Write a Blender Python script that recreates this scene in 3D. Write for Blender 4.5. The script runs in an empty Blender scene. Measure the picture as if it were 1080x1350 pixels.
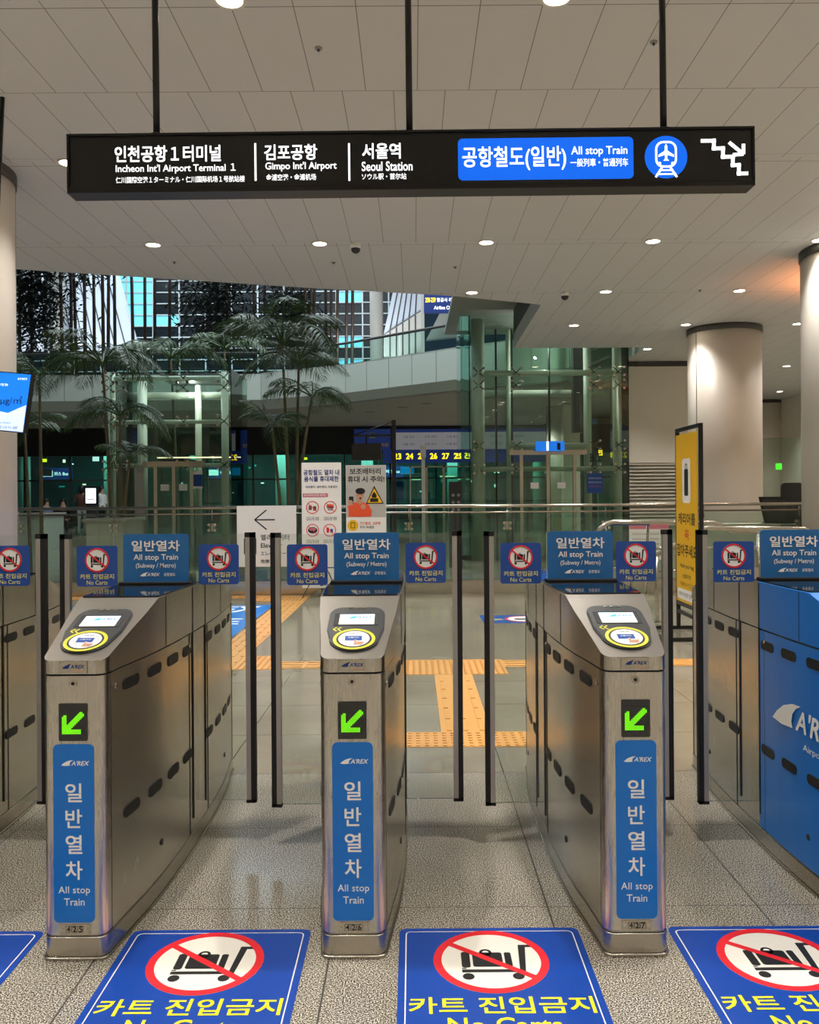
import bpy, bmesh, math, random
from mathutils import Matrix, Vector
PI = math.pi
random.seed(7)
C = bpy.context.scene.collection

# ------------------------------------------------------------------ camera, world, exposure
F, HCAM, CX, CY = 1131.0, 1.57, 545.0, 655.0
ROLL = math.radians(0.4)
cd = bpy.data.cameras.new('camera'); cam = bpy.data.objects.new('camera', cd); C.objects.link(cam)
cd.sensor_fit = 'HORIZONTAL'; cd.sensor_width = 36.0; cd.lens = F / 1080 * 36.0
cd.shift_x = (540 - CX) / 1080; cd.shift_y = -(675 - CY) / 1080
cd.clip_start = 0.05; cd.clip_end = 300
cam.matrix_world = Matrix.Translation((0, 0, HCAM)) @ Matrix.Rotation(PI/2, 4, 'X') @ Matrix.Rotation(-ROLL, 4, 'Z')
bpy.context.scene.camera = cam
w = bpy.data.worlds.new('world'); bpy.context.scene.world = w; w.use_nodes = True
w.node_tree.nodes['Background'].inputs[0].default_value = (0.05, 0.10, 0.16, 1)
w.node_tree.nodes['Background'].inputs[1].default_value = 0.25
sc = bpy.context.scene
sc.view_settings.view_transform = 'Standard'; sc.view_settings.look = 'None'
sc.view_settings.exposure = 0.32; sc.view_settings.gamma = 1.0
sc.view_settings.use_curve_mapping = False
sc.cycles.max_bounces = 10; sc.cycles.diffuse_bounces = 5; sc.cycles.glossy_bounces = 5
sc.cycles.transparent_max_bounces = 24; sc.cycles.transmission_bounces = 6
sc.cycles.sample_clamp_indirect = 4.0
LAMP_W, LAMP_COL = 400.0, (1.0, 0.965, 0.915)
ZC = 5.17                                     # ceiling height

def P(px, py, Y):
    dx, du = (px - CX) / F, -(py - CY) / F
    c, s = math.cos(ROLL), math.sin(ROLL)
    return Vector(((dx * c + du * s) * Y, Y, HCAM + (-dx * s + du * c) * Y))

# ------------------------------------------------------------------ materials
def lin(c):
    return tuple((v / 12.92 if v <= 0.04045 else ((v + 0.055) / 1.055) ** 2.4) for v in (x / 255 for x in c)) + (1,)
MATS = {}
def mat(name, rgb, rough=0.5, metal=0.0, emit=0.0, spec=0.5, vary=0.0, vscale=20.0, coat=0.0, ecol=None):
    if name in MATS: return MATS[name]
    m = bpy.data.materials.new(name); m.use_nodes = True; nt = m.node_tree; b = nt.nodes['Principled BSDF']
    col = lin(rgb)
    b.inputs['Base Color'].default_value = col; b.inputs['Roughness'].default_value = rough
    b.inputs['Metallic'].default_value = metal; b.inputs['Specular IOR Level'].default_value = spec
    b.inputs['Coat Weight'].default_value = coat
    if emit:
        b.inputs['Emission Color'].default_value = lin(ecol) if ecol else col
        b.inputs['Emission Strength'].default_value = emit
    if vary:
        tc = nt.nodes.new('ShaderNodeTexCoord'); n = nt.nodes.new('ShaderNodeTexNoise'); n.inputs['Scale'].default_value = vscale
        n.inputs['Detail'].default_value = 5
        nt.links.new(tc.outputs['Object'], n.inputs['Vector'])
        mx = nt.nodes.new('ShaderNodeMix'); mx.data_type = 'RGBA'
        mx.inputs[6].default_value = tuple(max(0, v * (1 - vary)) for v in col[:3]) + (1,)
        mx.inputs[7].default_value = tuple(min(1, v * (1 + vary)) for v in col[:3]) + (1,)
        nt.links.new(n.outputs['Fac'], mx.inputs[0]); nt.links.new(mx.outputs[2], b.inputs['Base Color'])
    MATS[name] = m
    return m

def steel(name, rgb, rough=0.27, stretch=(60, 60, 1.2), dirt=0.05):
    m = mat(name, rgb, rough, 1.0); nt = m.node_tree; b = nt.nodes['Principled BSDF']
    tc = nt.nodes.new('ShaderNodeTexCoord'); mp = nt.nodes.new('ShaderNodeMapping'); mp.inputs['Scale'].default_value = stretch
    n = nt.nodes.new('ShaderNodeTexNoise'); n.inputs['Scale'].default_value = 6; n.inputs['Detail'].default_value = 4
    nt.links.new(tc.outputs['Object'], mp.inputs[0]); nt.links.new(mp.outputs[0], n.inputs['Vector'])
    n2 = nt.nodes.new('ShaderNodeTexNoise'); n2.inputs['Scale'].default_value = 3.5; n2.inputs['Detail'].default_value = 6
    nt.links.new(tc.outputs['Object'], n2.inputs['Vector'])
    ad = nt.nodes.new('ShaderNodeMath'); ad.operation = 'ADD'
    nt.links.new(n.outputs['Fac'], ad.inputs[0]); nt.links.new(n2.outputs['Fac'], ad.inputs[1])
    mr = nt.nodes.new('ShaderNodeMapRange'); mr.inputs[1].default_value = 0.6; mr.inputs[2].default_value = 1.4
    mr.inputs[3].default_value = rough - 0.02; mr.inputs[4].default_value = rough + 0.035
    nt.links.new(ad.outputs[0], mr.inputs[0]); nt.links.new(mr.outputs[0], b.inputs['Roughness'])
    col = lin(rgb); mx = nt.nodes.new('ShaderNodeMix'); mx.data_type = 'RGBA'
    mx.inputs[6].default_value = tuple(v * (1 - dirt) for v in col[:3]) + (1,); mx.inputs[7].default_value = tuple(min(1, v * (1 + dirt)) for v in col[:3]) + (1,)
    nt.links.new(n2.outputs['Fac'], mx.inputs[0]); nt.links.new(mx.outputs[2], b.inputs['Base Color'])
    bp = nt.nodes.new('ShaderNodeBump'); bp.inputs['Strength'].default_value = 0.003; bp.inputs['Distance'].default_value = 0.001
    nt.links.new(n.outputs['Fac'], bp.inputs['Height']); nt.links.new(bp.outputs[0], b.inputs['Normal'])
    return m

def glass(name, rgb, refl=1.0, ior=1.45, rough=0.0):
    if name in MATS: return MATS[name]
    m = bpy.data.materials.new(name); m.use_nodes = True; nt = m.node_tree
    for n in list(nt.nodes): nt.nodes.remove(n)
    o = nt.nodes.new('ShaderNodeOutputMaterial'); t = nt.nodes.new('ShaderNodeBsdfTransparent'); t.inputs[0].default_value = lin(rgb)
    g = nt.nodes.new('ShaderNodeBsdfGlossy'); g.inputs['Roughness'].default_value = rough; g.inputs[0].default_value = (.9, .95, .93, 1)
    fr = nt.nodes.new('ShaderNodeFresnel'); fr.inputs[0].default_value = ior
    ml = nt.nodes.new('ShaderNodeMath'); ml.operation = 'MULTIPLY'; ml.inputs[1].default_value = refl; ml.use_clamp = True
    mx = nt.nodes.new('ShaderNodeMixShader')
    nt.links.new(fr.outputs[0], ml.inputs[0]); nt.links.new(ml.outputs[0], mx.inputs[0])
    nt.links.new(t.outputs[0], mx.inputs[1]); nt.links.new(g.outputs[0], mx.inputs[2]); nt.links.new(mx.outputs[0], o.inputs[0])
    MATS[name] = m
    return m

def nd(nt, t, **k):
    n = nt.nodes.new(t)
    for a, v in k.items(): setattr(n, a, v)
    return n
def mth(nt, op, a, b=None, clamp=False):
    n = nd(nt, 'ShaderNodeMath', operation=op, use_clamp=clamp)
    for i, v in enumerate((a, b)):
        if v is None: continue
        if isinstance(v, (int, float)): n.inputs[i].default_value = v
        else: nt.links.new(v, n.inputs[i])
    return n.outputs[0]
def joint(nt, coord, pitch, offset, width):
    """1 on a joint line, 0 elsewhere"""
    a = mth(nt, 'FRACT', mth(nt, 'DIVIDE', mth(nt, 'SUBTRACT', coord, offset - 100 * pitch - width / 2), pitch))
    return mth(nt, 'LESS_THAN', a, width / pitch)

def granite():
    m = mat('granite', (170, 160, 145), 0.2, spec=0.6); nt = m.node_tree; b = nt.nodes['Principled BSDF']
    tc = nd(nt, 'ShaderNodeTexCoord')
    n = nd(nt, 'ShaderNodeTexNoise'); n.inputs['Scale'].default_value = 215; n.inputs['Detail'].default_value = 3; n.inputs['Roughness'].default_value = .6
    n2 = nd(nt, 'ShaderNodeTexNoise'); n2.inputs['Scale'].default_value = 1.6; n2.inputs['Detail'].default_value = 5
    for q in (n, n2): nt.links.new(tc.outputs['Object'], q.inputs['Vector'])
    cr = nd(nt, 'ShaderNodeValToRGB'); e = cr.color_ramp.elements
    e[0].position = .40; e[0].color = lin((40, 36, 31)); e[1].position = .62; e[1].color = lin((222, 214, 198))
    k = e.new(.46); k.color = lin((86, 80, 71)); k = e.new(.54); k.color = lin((162, 155, 140))
    nt.links.new(n.outputs['Fac'], cr.inputs[0])
    sp = nd(nt, 'ShaderNodeSeparateXYZ'); nt.links.new(tc.outputs['Object'], sp.inputs[0])
    jl = mth(nt, 'MAXIMUM', joint(nt, sp.outputs[0], .8, -.298, .006), joint(nt, sp.outputs[1], .8, 3.28, .005))
    mx = nd(nt, 'ShaderNodeMix', data_type='RGBA'); nt.links.new(jl, mx.inputs[0]); nt.links.new(cr.outputs[0], mx.inputs[6]); mx.inputs[7].default_value = lin((52, 47, 42))
    mw = nd(nt, 'ShaderNodeMix', data_type='RGBA', blend_type='MULTIPLY'); mw.inputs[0].default_value = 1
    mr = nd(nt, 'ShaderNodeMapRange'); mr.inputs[1].default_value = .3; mr.inputs[2].default_value = .7; mr.inputs[3].default_value = .8; mr.inputs[4].default_value = 1.1
    nt.links.new(n2.outputs['Fac'], mr.inputs[0]); nt.links.new(mx.outputs[2], mw.inputs[6]); nt.links.new(mr.outputs[0], mw.inputs[7])
    nt.links.new(mw.outputs[2], b.inputs['Base Color'])
    r = mth(nt, 'ADD', mth(nt, 'MULTIPLY', n2.outputs['Fac'], .14), mth(nt, 'ADD', mth(nt, 'MULTIPLY', jl, .5), .08))
    nt.links.new(r, b.inputs['Roughness'])
    return m
def polished():
    m = mat('polished_tile', (120, 118, 105), 0.12, spec=0.65); nt = m.node_tree; b = nt.nodes['Principled BSDF']
    tc = nd(nt, 'ShaderNodeTexCoord'); sp = nd(nt, 'ShaderNodeSeparateXYZ'); nt.links.new(tc.outputs['Object'], sp.inputs[0])
    jl = mth(nt, 'MAXIMUM', joint(nt, sp.outputs[0], .8, -.298, .006), joint(nt, sp.outputs[1], .8, 5.68, .006))
    n2 = nd(nt, 'ShaderNodeTexNoise'); n2.inputs['Scale'].default_value = 1.2; n2.inputs['Detail'].default_value = 6
    nt.links.new(tc.outputs['Object'], n2.inputs['Vector'])
    cr = nd(nt, 'ShaderNodeValToRGB'); e = cr.color_ramp.elements
    e[0].position = .35; e[0].color = lin((122, 114, 100)); e[1].position = .65; e[1].color = lin((138, 130, 115)); nt.links.new(n2.outputs['Fac'], cr.inputs[0])
    mx = nd(nt, 'ShaderNodeMix', data_type='RGBA'); nt.links.new(jl, mx.inputs[0]); nt.links.new(cr.outputs[0], mx.inputs[6]); mx.inputs[7].default_value = lin((70, 66, 58))
    nt.links.new(mx.outputs[2], b.inputs['Base Color'])
    nt.links.new(mth(nt, 'ADD', mth(nt, 'MULTIPLY', n2.outputs['Fac'], .1), .08), b.inputs['Roughness'])
    return m
def ceiling_mat():
    m = mat('ceiling_panel', (206, 200, 190), 0.55); nt = m.node_tree; b = nt.nodes['Principled BSDF']
    tc = nd(nt, 'ShaderNodeTexCoord'); sp = nd(nt, 'ShaderNodeSeparateXYZ'); nt.links.new(tc.outputs['Object'], sp.inputs[0])
    y = sp.outputs[1]
    row = mth(nt, 'FLOOR', mth(nt, 'DIVIDE', mth(nt, 'ADD', y, 2.98 * 6 - 9.17), 2.98))
    row = mth(nt, 'ADD', row, mth(nt, 'LESS_THAN', y, 7.6))
    xo = mth(nt, 'ADD', sp.outputs[0], mth(nt, 'MULTIPLY', mth(nt, 'MODULO', row, 2), .21))
    jl = mth(nt, 'MAXIMUM', joint(nt, xo, .457, .06, .007), mth(nt, 'MAXIMUM', joint(nt, y, 2.98, 9.27, .009), mth(nt, 'MULTIPLY', joint(nt, y, 2.98, 9.07, .008), .5)))
    jl = mth(nt, 'MAXIMUM', jl, mth(nt, 'LESS_THAN', mth(nt, 'ABSOLUTE', mth(nt, 'SUBTRACT', y, 7.6)), .004))
    mx = nd(nt, 'ShaderNodeMix', data_type='RGBA'); nt.links.new(jl, mx.inputs[0]); mx.inputs[6].default_value = lin((204, 204, 202)); mx.inputs[7].default_value = lin((118, 113, 106))
    nt.links.new(mx.outputs[2], b.inputs['Base Color'])
    return m

M = dict(
    granite=granite(), tile=polished(), ceil=ceiling_mat(),
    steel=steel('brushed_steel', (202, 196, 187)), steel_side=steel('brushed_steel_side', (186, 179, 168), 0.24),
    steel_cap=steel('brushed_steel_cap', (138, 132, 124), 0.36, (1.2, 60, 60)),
    rail=steel('rail_steel', (190, 184, 172), 0.2), chan=mat('aluminium', (176, 172, 166), .4, .8),
    dark=mat('dark_recess', (22, 20, 18), .6), black=mat('black_plastic', (14, 14, 15), .35), rubber=mat('black_rubber', (10, 10, 10), .6),
    gloss=mat('gloss_black', (16, 18, 22), .05, spec=.8), charcoal=mat('charcoal_plastic', (50, 51, 52), .32),
    blue=mat('vinyl_blue', (0, 112, 200), .3, vary=.06, vscale=9), sblue=mat('sticker_blue', (24, 72, 150), .3),
    signblue=mat('gate_sign_blue', (22, 98, 160), .25), floorblue=mat('floor_vinyl_blue', (18, 62, 148), .3, vary=.12, vscale=5),
    white=mat('white_print', (236, 234, 228), .5), offwhite=mat('offwhite_print', (240, 238, 230), .5), fwhite=mat('floor_white_print', (222, 216, 204), .4),
    yellow=mat('yellow_print', (236, 218, 20), .5), pale=mat('pale_yellow_print', (232, 220, 120), .5), red=mat('red_print', (214, 28, 40), .45), ink=mat('black_ink', (18, 18, 18), .5),
    navy=mat('navy_ink', (14, 44, 118), .5), ring=mat('ring_yellow', (194, 192, 48), .4), grey=mat('grey_print', (150, 150, 146), .5),
    green_led=mat('green_led', (90, 200, 0), .5, emit=.72, ecol=(130, 255, 10)), dim_led=mat('dim_led', (20, 34, 16), .5),
    lcd=mat('lcd_screen', (200, 225, 255), .3, emit=.62, ecol=(205, 222, 250)), lcd_cyan=mat('lcd_cyan', (20, 150, 220), .3, emit=.6),
    lcd_ink=mat('lcd_ink', (90, 110, 140), .4, emit=.12), cream=mat('cream_screen', (240, 232, 200), .3, emit=.7),
    sign_black=mat('sign_black', (20, 20, 21), .35), sign_frame=mat('sign_frame', (34, 33, 33), .4, .3),
    lit=mat('lit_white', (255, 255, 255), .5, emit=1.05, ecol=(250, 252, 255)), litblue=mat('lit_blue', (0, 92, 235), .4, emit=.68, ecol=(0, 105, 240)),
    tact=mat('tactile_yellow', (196, 142, 74), .45, vary=.12, vscale=7), 
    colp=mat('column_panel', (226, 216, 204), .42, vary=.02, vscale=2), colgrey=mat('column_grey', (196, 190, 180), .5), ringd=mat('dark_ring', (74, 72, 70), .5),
    wall=mat('white_wall', (222, 214, 200), .6, vary=.02, vscale=1.5), wallg=mat('plaster_grey', (150, 150, 142), .7),
    gl=glass('clear_glass', (248, 250, 248), .8), glg=glass('green_glass', (236, 245, 240), 1.0), glt=glass('teal_glass', (205, 236, 230), 1.0), 
    glf=glass('flap_glass', (247, 250, 248), .7),
    tube=mat('painted_tube', (224, 230, 214), .4), louv=mat('louvre_white', (222, 216, 204), .5),
    lamp=mat('lamp_disc', (255, 250, 240), .5, emit=14, ecol=(255, 240, 215)), lampring=mat('lamp_ring', (214, 208, 198), .4),
    leaf=mat('palm_leaf', (66, 92, 48), .5, vary=.5, vscale=3), leafd=mat('bamboo_leaf', (14, 24, 14), .7), trunk=mat('palm_trunk', (112, 104, 78), .7, vary=.35, vscale=12),
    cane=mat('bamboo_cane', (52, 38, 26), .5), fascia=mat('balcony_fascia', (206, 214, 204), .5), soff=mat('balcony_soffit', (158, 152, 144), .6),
    mull=mat('mullion', (200, 206, 206), .4), darkwin=mat('dark_window', (22, 27, 32), .25), cyan=mat('lit_cyan_window', (120, 215, 235), .4, emit=.42),
    planter=mat('planter_panel', (190, 190, 176), .45), stone=mat('cap_stone', (168, 164, 148), .5), paleslant=mat('slanted_panel', (206, 212, 224), .5),
    skin=mat('skin', (190, 142, 116), .55), hair=mat('hair', (18, 14, 12), .5), screenblue=mat('screen_blue', (20, 120, 235), .3, emit=.6, ecol=(20, 120, 235)),
    teal=mat('teal_lit', (30, 170, 165), .4, emit=.5), tealw=mat('teal_wall', (34, 62, 60), .6), warm=mat('warm_lit', (255, 235, 190), .4, emit=1.3),
    ledy=mat('led_yellow', (255, 226, 20), .4, emit=1.6), boardblue=mat('board_blue', (34, 58, 130), .5, emit=.2), boardw=mat('board_white', (170, 170, 178), .5, emit=.22),
    paper=mat('paper_white', (232, 230, 224), .5), grey2=mat('poster_grey', (176, 174, 168), .5), orange=mat('orange_print', (226, 84, 44), .5),
    pink=mat('pink_print', (200, 120, 130), .5), brown=mat('brown_print', (110, 66, 50), .5), banner=mat('banner_yellow', (236, 184, 20), .4, vary=.05, vscale=2),
    wink=mat('lit_green', (60, 220, 40), .4, emit=1.2),
)

# ------------------------------------------------------------------ mesh building
TXT = {}
FONT = bpy.data.fonts[0] if bpy.data.fonts else None
def text_mesh(body, bold, spacing, shear, extr):
    key = (body, bold, spacing, shear, extr)
    if key not in TXT:
        cu = bpy.data.curves.new('t', 'FONT'); cu.body = body; cu.size = 1; cu.align_x = 'CENTER'; cu.align_y = 'CENTER'
        cu.offset = bold; cu.space_character = spacing; cu.shear = shear; cu.extrude = extr; cu.resolution_u = 3
        o = bpy.data.objects.new('t', cu); C.objects.link(o)
        bpy.context.view_layer.update()
        TXT[key] = bpy.data.meshes.new_from_object(o.evaluated_get(bpy.context.evaluated_depsgraph_get()))
        bpy.data.objects.remove(o); bpy.data.curves.remove(cu)
    return TXT[key]

FACE = Matrix.Rotation(PI/2, 4, 'X')             # drawing plane -> upright, facing -Y
class MB:
    def __init__(s, X=None):
        s.bm = bmesh.new(); s.mats = []; s.X = X or Matrix(); s.smooth = []
    def mi(s, m):
        if isinstance(m, str): m = M[m]
        if m not in s.mats: s.mats.append(m)
        return s.mats.index(m)
    def face(s, vs, m, sm=False):
        try: f = s.bm.faces.new(vs)
        except ValueError: return
        f.material_index = s.mi(m); f.smooth = sm
        return f
    def v(s, p, X=None):
        return s.bm.verts.new((X if X is not None else s.X) @ Vector(p))
    def prism(s, pts, z0, z1, m, X=None, sm=False):
        """polygon pts (x,y) extruded z0..z1"""
        a = [s.v((x, y, z0), X) for x, y in pts]; b = [s.v((x, y, z1), X) for x, y in pts]
        area = sum(pts[i-1][0] * pts[i][1] - pts[i][0] * pts[i-1][1] for i in range(len(pts)))
        if area < 0: a.reverse(); b.reverse()
        s.face(b, m); s.face(a[::-1], m)
        for i in range(len(a)):
            j = (i + 1) % len(a); s.face((a[i], a[j], b[j], b[i]), m, sm)
    def box(s, x0, x1, y0, y1, z0, z1, m, X=None):
        s.prism([(x0, y0), (x1, y0), (x1, y1), (x0, y1)], z0, z1, m, X)
    def rrect(s, cx, cy, w, h, r, z0, z1, m, X=None, n=5):
        pts = []
        for qx, qy, a0 in ((1, 1, 0), (-1, 1, 90), (-1, -1, 180), (1, -1, 270)):
            for i in range(n + 1):
                a = math.radians(a0 + 90 * i / n)
                pts.append((cx + qx * (w/2 - r) + r * math.cos(a), cy + qy * (h/2 - r) + r * math.sin(a)))
        s.prism(pts, z0, z1, m, X)
    def disc(s, cx, cy, r, z0, z1, m, X=None, n=32, ry=None):
        ry = ry or r
        s.prism([(cx + r * math.cos(2*PI*i/n), cy + ry * math.sin(2*PI*i/n)) for i in range(n)], z0, z1, m, X, sm=True)
    def ring(s, cx, cy, r0, r1, z0, z1, m, X=None, n=40):
        for i in range(n):
            a, b = 2*PI*i/n, 2*PI*(i+1)/n
            s.prism([(cx + r*math.cos(t), cy + r*math.sin(t)) for r, t in ((r0, a), (r1, a), (r1, b), (r0, b))], z0, z1, m, X)
    def bar(s, x0, y0, x1, y1, wd, z0, z1, m, X=None):
        d = Vector((x1 - x0, y1 - y0)); d.normalize(); n = Vector((-d.y, d.x)) * wd / 2
        s.prism([(x0 - n.x, y0 - n.y), (x1 - n.x, y1 - n.y), (x1 + n.x, y1 + n.y), (x0 + n.x, y0 + n.y)], z0, z1, m, X)
    def text(s, body, cx, cy, size, z, m, X=None, bold=0.0, spacing=1.0, shear=0.0, width=None, t=0.0006, xs=1.0, height=None, left=False):
        rep = [(0, 0)]
        if bold >= .015:
            d = bold * .62; rep = [(-d, -d), (d, -d), (-d, d), (d, d), (0, 0)]; bold = 0.0
        me = text_mesh(body, bold, spacing, shear, 0.0)
        xsx = [v.co.x for v in me.vertices]; ysy = [v.co.y for v in me.vertices]
        if not xsx: return
        mx, my = (min(xsx) + max(xsx)) / 2, (min(ysy) + max(ysy)) / 2
        w0, h0 = max(xsx) - min(xsx), max(ysy) - min(ysy)
        sy = size if height is None else height / h0
        sx = sy * xs if width is None else width / w0
        if left: mx = min(xsx)
        T = (X if X is not None else s.X)
        for q, (ox, oy) in enumerate(rep):
            vs = [s.bm.verts.new(T @ Vector(((v.co.x - mx + ox) * sx + cx, (v.co.y - my + oy) * sy + cy, z + t + q * 3e-5))) for v in me.vertices]
            for p in me.polygons: s.face([vs[i] for i in p.vertices], m)
    def tube(s, pts, r, m, n=10, cap=True, sm=True):
        rings = []
        pts = [Vector(p) for p in pts]; rr = r if isinstance(r, (list, tuple)) else [r] * len(pts)
        up = None
        for i, p in enumerate(pts):
            d = (pts[min(i + 1, len(pts)-1)] - pts[max(i - 1, 0)]).normalized()
            if up is None:
                up = Vector((0, 0, 1)) if abs(d.z) < .9 else Vector((1, 0, 0))
            x = d.cross(up).normalized(); up = x.cross(d).normalized(); 
            rings.append([s.v(p + (x * math.cos(2*PI*k/n) + up * math.sin(2*PI*k/n)) * rr[i]) for k in range(n)])
        for a, b in zip(rings, rings[1:]):
            for k in range(n):
                s.face((a[k], a[(k+1) % n], b[(k+1) % n], b[k]), m, sm)
        if cap: s.face(rings[0][::-1], m); s.face(rings[-1], m)
    def cyl(s, x, y, z0, z1, r, m, n=24):
        s.disc(x, y, r, z0, z1, m, n=n)
    def out(s, name, parent=None, bevel=0.0, loc=None, smooth=0):
        me = bpy.data.meshes.new(name)
        if smooth:
            for f in s.bm.faces: f.smooth = True
        bmesh.ops.recalc_face_normals(s.bm, faces=s.bm.faces[:]) if bevel >= 0 and bevel != 0 else None
        s.bm.to_mesh(me); s.bm.free()
        for m in s.mats: me.materials.append(m)
        if smooth: me.set_sharp_from_angle(angle=math.radians(smooth))
        o = bpy.data.objects.new(name, me); C.objects.link(o)
        if parent: o.parent = parent
        if loc: o.location = loc
        if bevel > 0:
            b = o.modifiers.new('bevel', 'BEVEL'); b.width = bevel; b.segments = 2; b.limit_method = 'ANGLE'; b.angle_limit = math.radians(28)
            b.harden_normals = False
        return o

def tag(o, label, cat, group=None, kind=None):
    if label: o['label'] = label
    if cat: o['category'] = cat
    if group: o['group'] = group
    if kind: o['kind'] = kind
    return o
def thing(name, label, cat, loc=(0, 0, 0), rz=0.0, group=None):
    o = bpy.data.objects.new(name, None); C.objects.link(o); o.location = loc; o.rotation_euler = (0, 0, rz); o.empty_display_size = .2
    return tag(o, label, cat, group)
def struct(o):
    o['kind'] = 'structure'; return o
def dup(root, loc=None, rz=None, label=None, group=None):
    r = root.copy(); C.objects.link(r)
    if loc is not None: r.location = loc
    if rz is not None: r.rotation_euler = (0, 0, rz)
    if label: r['label'] = label
    if group: r['group'] = group
    for ch in list(root.children):
        c = ch.copy(); C.objects.link(c); c.parent = r
        for g in list(ch.children):
            d = g.copy(); C.objects.link(d); d.parent = c
    return r

# shared printed marks (drawn in a plane, z towards the viewer)
def arex(mb, cx, cy, h, z, m_s, m_t, X, tail=None):
    """the crescent train-nose mark with the italic word beside it; h = letter height"""
    u = h * 1.35
    x0 = cx - h * 3.0
    pts = [(0, .02), (.35, .34), (.85, .66), (1.5, .86), (2.1, .9), (1.75, .74), (1.5, .5), (1.42, .22), (1.5, 0), (.7, -.06)]
    mb.prism([(x0 + a * u, cy - h * .5 + b * u) for a, b in pts], z, z + .0006, m_s, X)
    mb.text("A'REX", cx + h * 1.35, cy + (.02 * h), 1, z, m_t, X, bold=.03, shear=.25, height=h * 1.0, width=h * 4.0)
def cart_picto(mb, cx, cy, R, z, X, t=.0004, wm='white'):
    mb.disc(cx, cy, R, z, z + t, wm, X, n=48)
    u = R
    q = lambda a, b: (cx + a * u, cy + b * u)
    z1, z2 = z + t, z + 2 * t
    def poly(pts): mb.prism([q(*p) for p in pts], z1, z2, 'ink', X)
    poly([(-.52, -.38), (.42, -.38), (.42, -.29), (-.52, -.29)])            # deck
    poly([(-.52, -.27), (-.44, -.27), (-.44, -.24), (-.52, -.24)])
    mb.rrect(cx - .44*u, cy + .02*u, .15*u, .5*u, .05*u, z1, z2, 'ink', X)      # narrow case
    mb.rrect(cx - .06*u, cy + .02*u, .52*u, .46*u, .05*u, z1, z2, 'ink', X)     # suitcase
    mb.rrect(cx + .3*u, cy + .02*u, .12*u, .46*u, .04*u, z1, z2, 'ink', X)
    mb.ring(cx - .08*u, cy + .25*u, .06*u, .11*u, z1, z2, 'ink', X, n=14)
    poly([(.46, -.38), (.56, -.38), (.64, .42), (.78, .42), (.78, .5), (.52, .5)])  # handle
    mb.disc(cx - .42*u, cy - .5*u, .1*u, z1, z2, 'ink', X, n=16); mb.disc(cx + .42*u, cy - .5*u, .1*u, z1, z2, 'ink', X, n=16)
    a = math.radians(-38)
    mb.bar(cx - .93*u*math.cos(a), cy - .93*u*math.sin(a), cx + .93*u*math.cos(a), cy + .93*u*math.sin(a), .12*u, z2, z2 + t, 'red', X)
    mb.ring(cx, cy, .86*u, 1.0*u, z2, z2 + t * 1.2, 'red', X, n=48)

# ------------------------------------------------------------------ floor, ceiling, walls
GY = 4.88
b = MB(); b.box(-14, 14, -5, GY, -.1, 0, 'granite'); struct(b.out('floor'))
b = MB(); b.box(-20, 16, GY, 40, -.1, 0, 'tile'); struct(b.out('floor_back'))
op = [(-6.2, 13.4), (-1.88, 14.7), (.75, 15.4), (2.43, 16.15), (2.47, 20.9), (5.7, 20.9), (5.7, 40)]
b = MB(); b.prism([(-14, -5), (14.5, -5), (14.5, 40)] + op[::-1] + [(-14, 11.2)], ZC, ZC + .35, 'ceil'); struct(b.out('ceiling'))
b = MB(); b.box(-14, 14.5, -5.2, -5, 0, ZC, 'wall'); struct(b.out('wall_back'))
b = MB(); b.box(14, 14.3, -5, 40, 0, ZC, 'wall'); struct(b.out('wall_right'))
b = MB(); b.box(-14.2, -14, -5, 12, 0, ZC, 'wall'); struct(b.out('wall_left'))
b = MB(); b.box(5.75, 8.6, 23, 23.3, 2.44, 5.02, 'wall'); b.box(5.75, 8.6, 23.12, 23.3, 0, 2.44, 'wallg')
b.box(5.75, 8.6, 23.05, 23.3, 5.02, ZC, 'ringd'); struct(b.out('wall_side'))  # dark top strip puts the shade of the ceiling gap into colour
b = MB()
for i in range(26):
    z = 2.4 - i * .093
    a = [b.v((5.8, 23.0, z)), b.v((8.6, 23.0, z)), b.v((8.6, 23.1, z + .07)), b.v((5.8, 23.1, z + .07))]
    b.face(a, 'louv'); b.box(5.8, 8.6, 22.985, 23.0, z - .012, z + .012, 'louv')
tag(b.out('louvre_grille'), 'white horizontal louvre grille across the lower half of the pale wall behind the banner', 'grille')
# recessed soffit beside the glass lift
b = MB(); b.prism([(.95, 16.0), (2.6, 16.2), (2.6, 21.0), (5.7, 21.0), (5.7, 24), (.9, 24)], 6.1, 6.2, 'wallg'); b.box(2.47, 2.6, 16.15, 20.9, ZC + .3, 6.1, 'ringd'); struct(b.out('ceiling_recess'))
b = MB(); b.disc(1.75, 17.6, .3, 6.07, 6.1, 'lampring'); tag(b.out('recessed_speaker'), 'dim oval fitting in the grey ceiling recess above the glass lift', 'speaker')

# downlights on their grid
def lamp_light(strength=LAMP_W):
    l = bpy.data.lights.new('downlight_bulb', 'SPOT'); l.energy = strength; l.color = LAMP_COL; l.spot_size = math.radians(100); l.spot_blend = 1.0; l.shadow_soft_size = .09
    return l
LL = lamp_light(); LL2 = lamp_light(LAMP_W * .3)
def downlight(x, y, z=ZC):
    t = thing('downlight', 'small round bright downlight recessed in the pale panelled ceiling', 'ceiling light', (x, y, z), 0, 'recessed ceiling downlights')
    r = MB(); r.ring(0, 0, .095, .12, -.012, .0, 'lampring', n=28); r.out('trim_ring', t)
    d = MB(); d.disc(0, 0, .095, -.006, -.002, 'lamp'); d.out('lens', t)
    o = bpy.data.objects.new('bulb', LL); C.objects.link(o); o.parent = t; o.location = (0, 0, -.03)
    return t
def in_open(x, y):
    if x > 5.6: return False
    if y > 20.4: return True
    if x < -6.2: return y > 12.9
    e = 13.4 + (x + 6.2) * .31
    return (y > e - .15 and x < 2.6)
d0 = None
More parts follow.
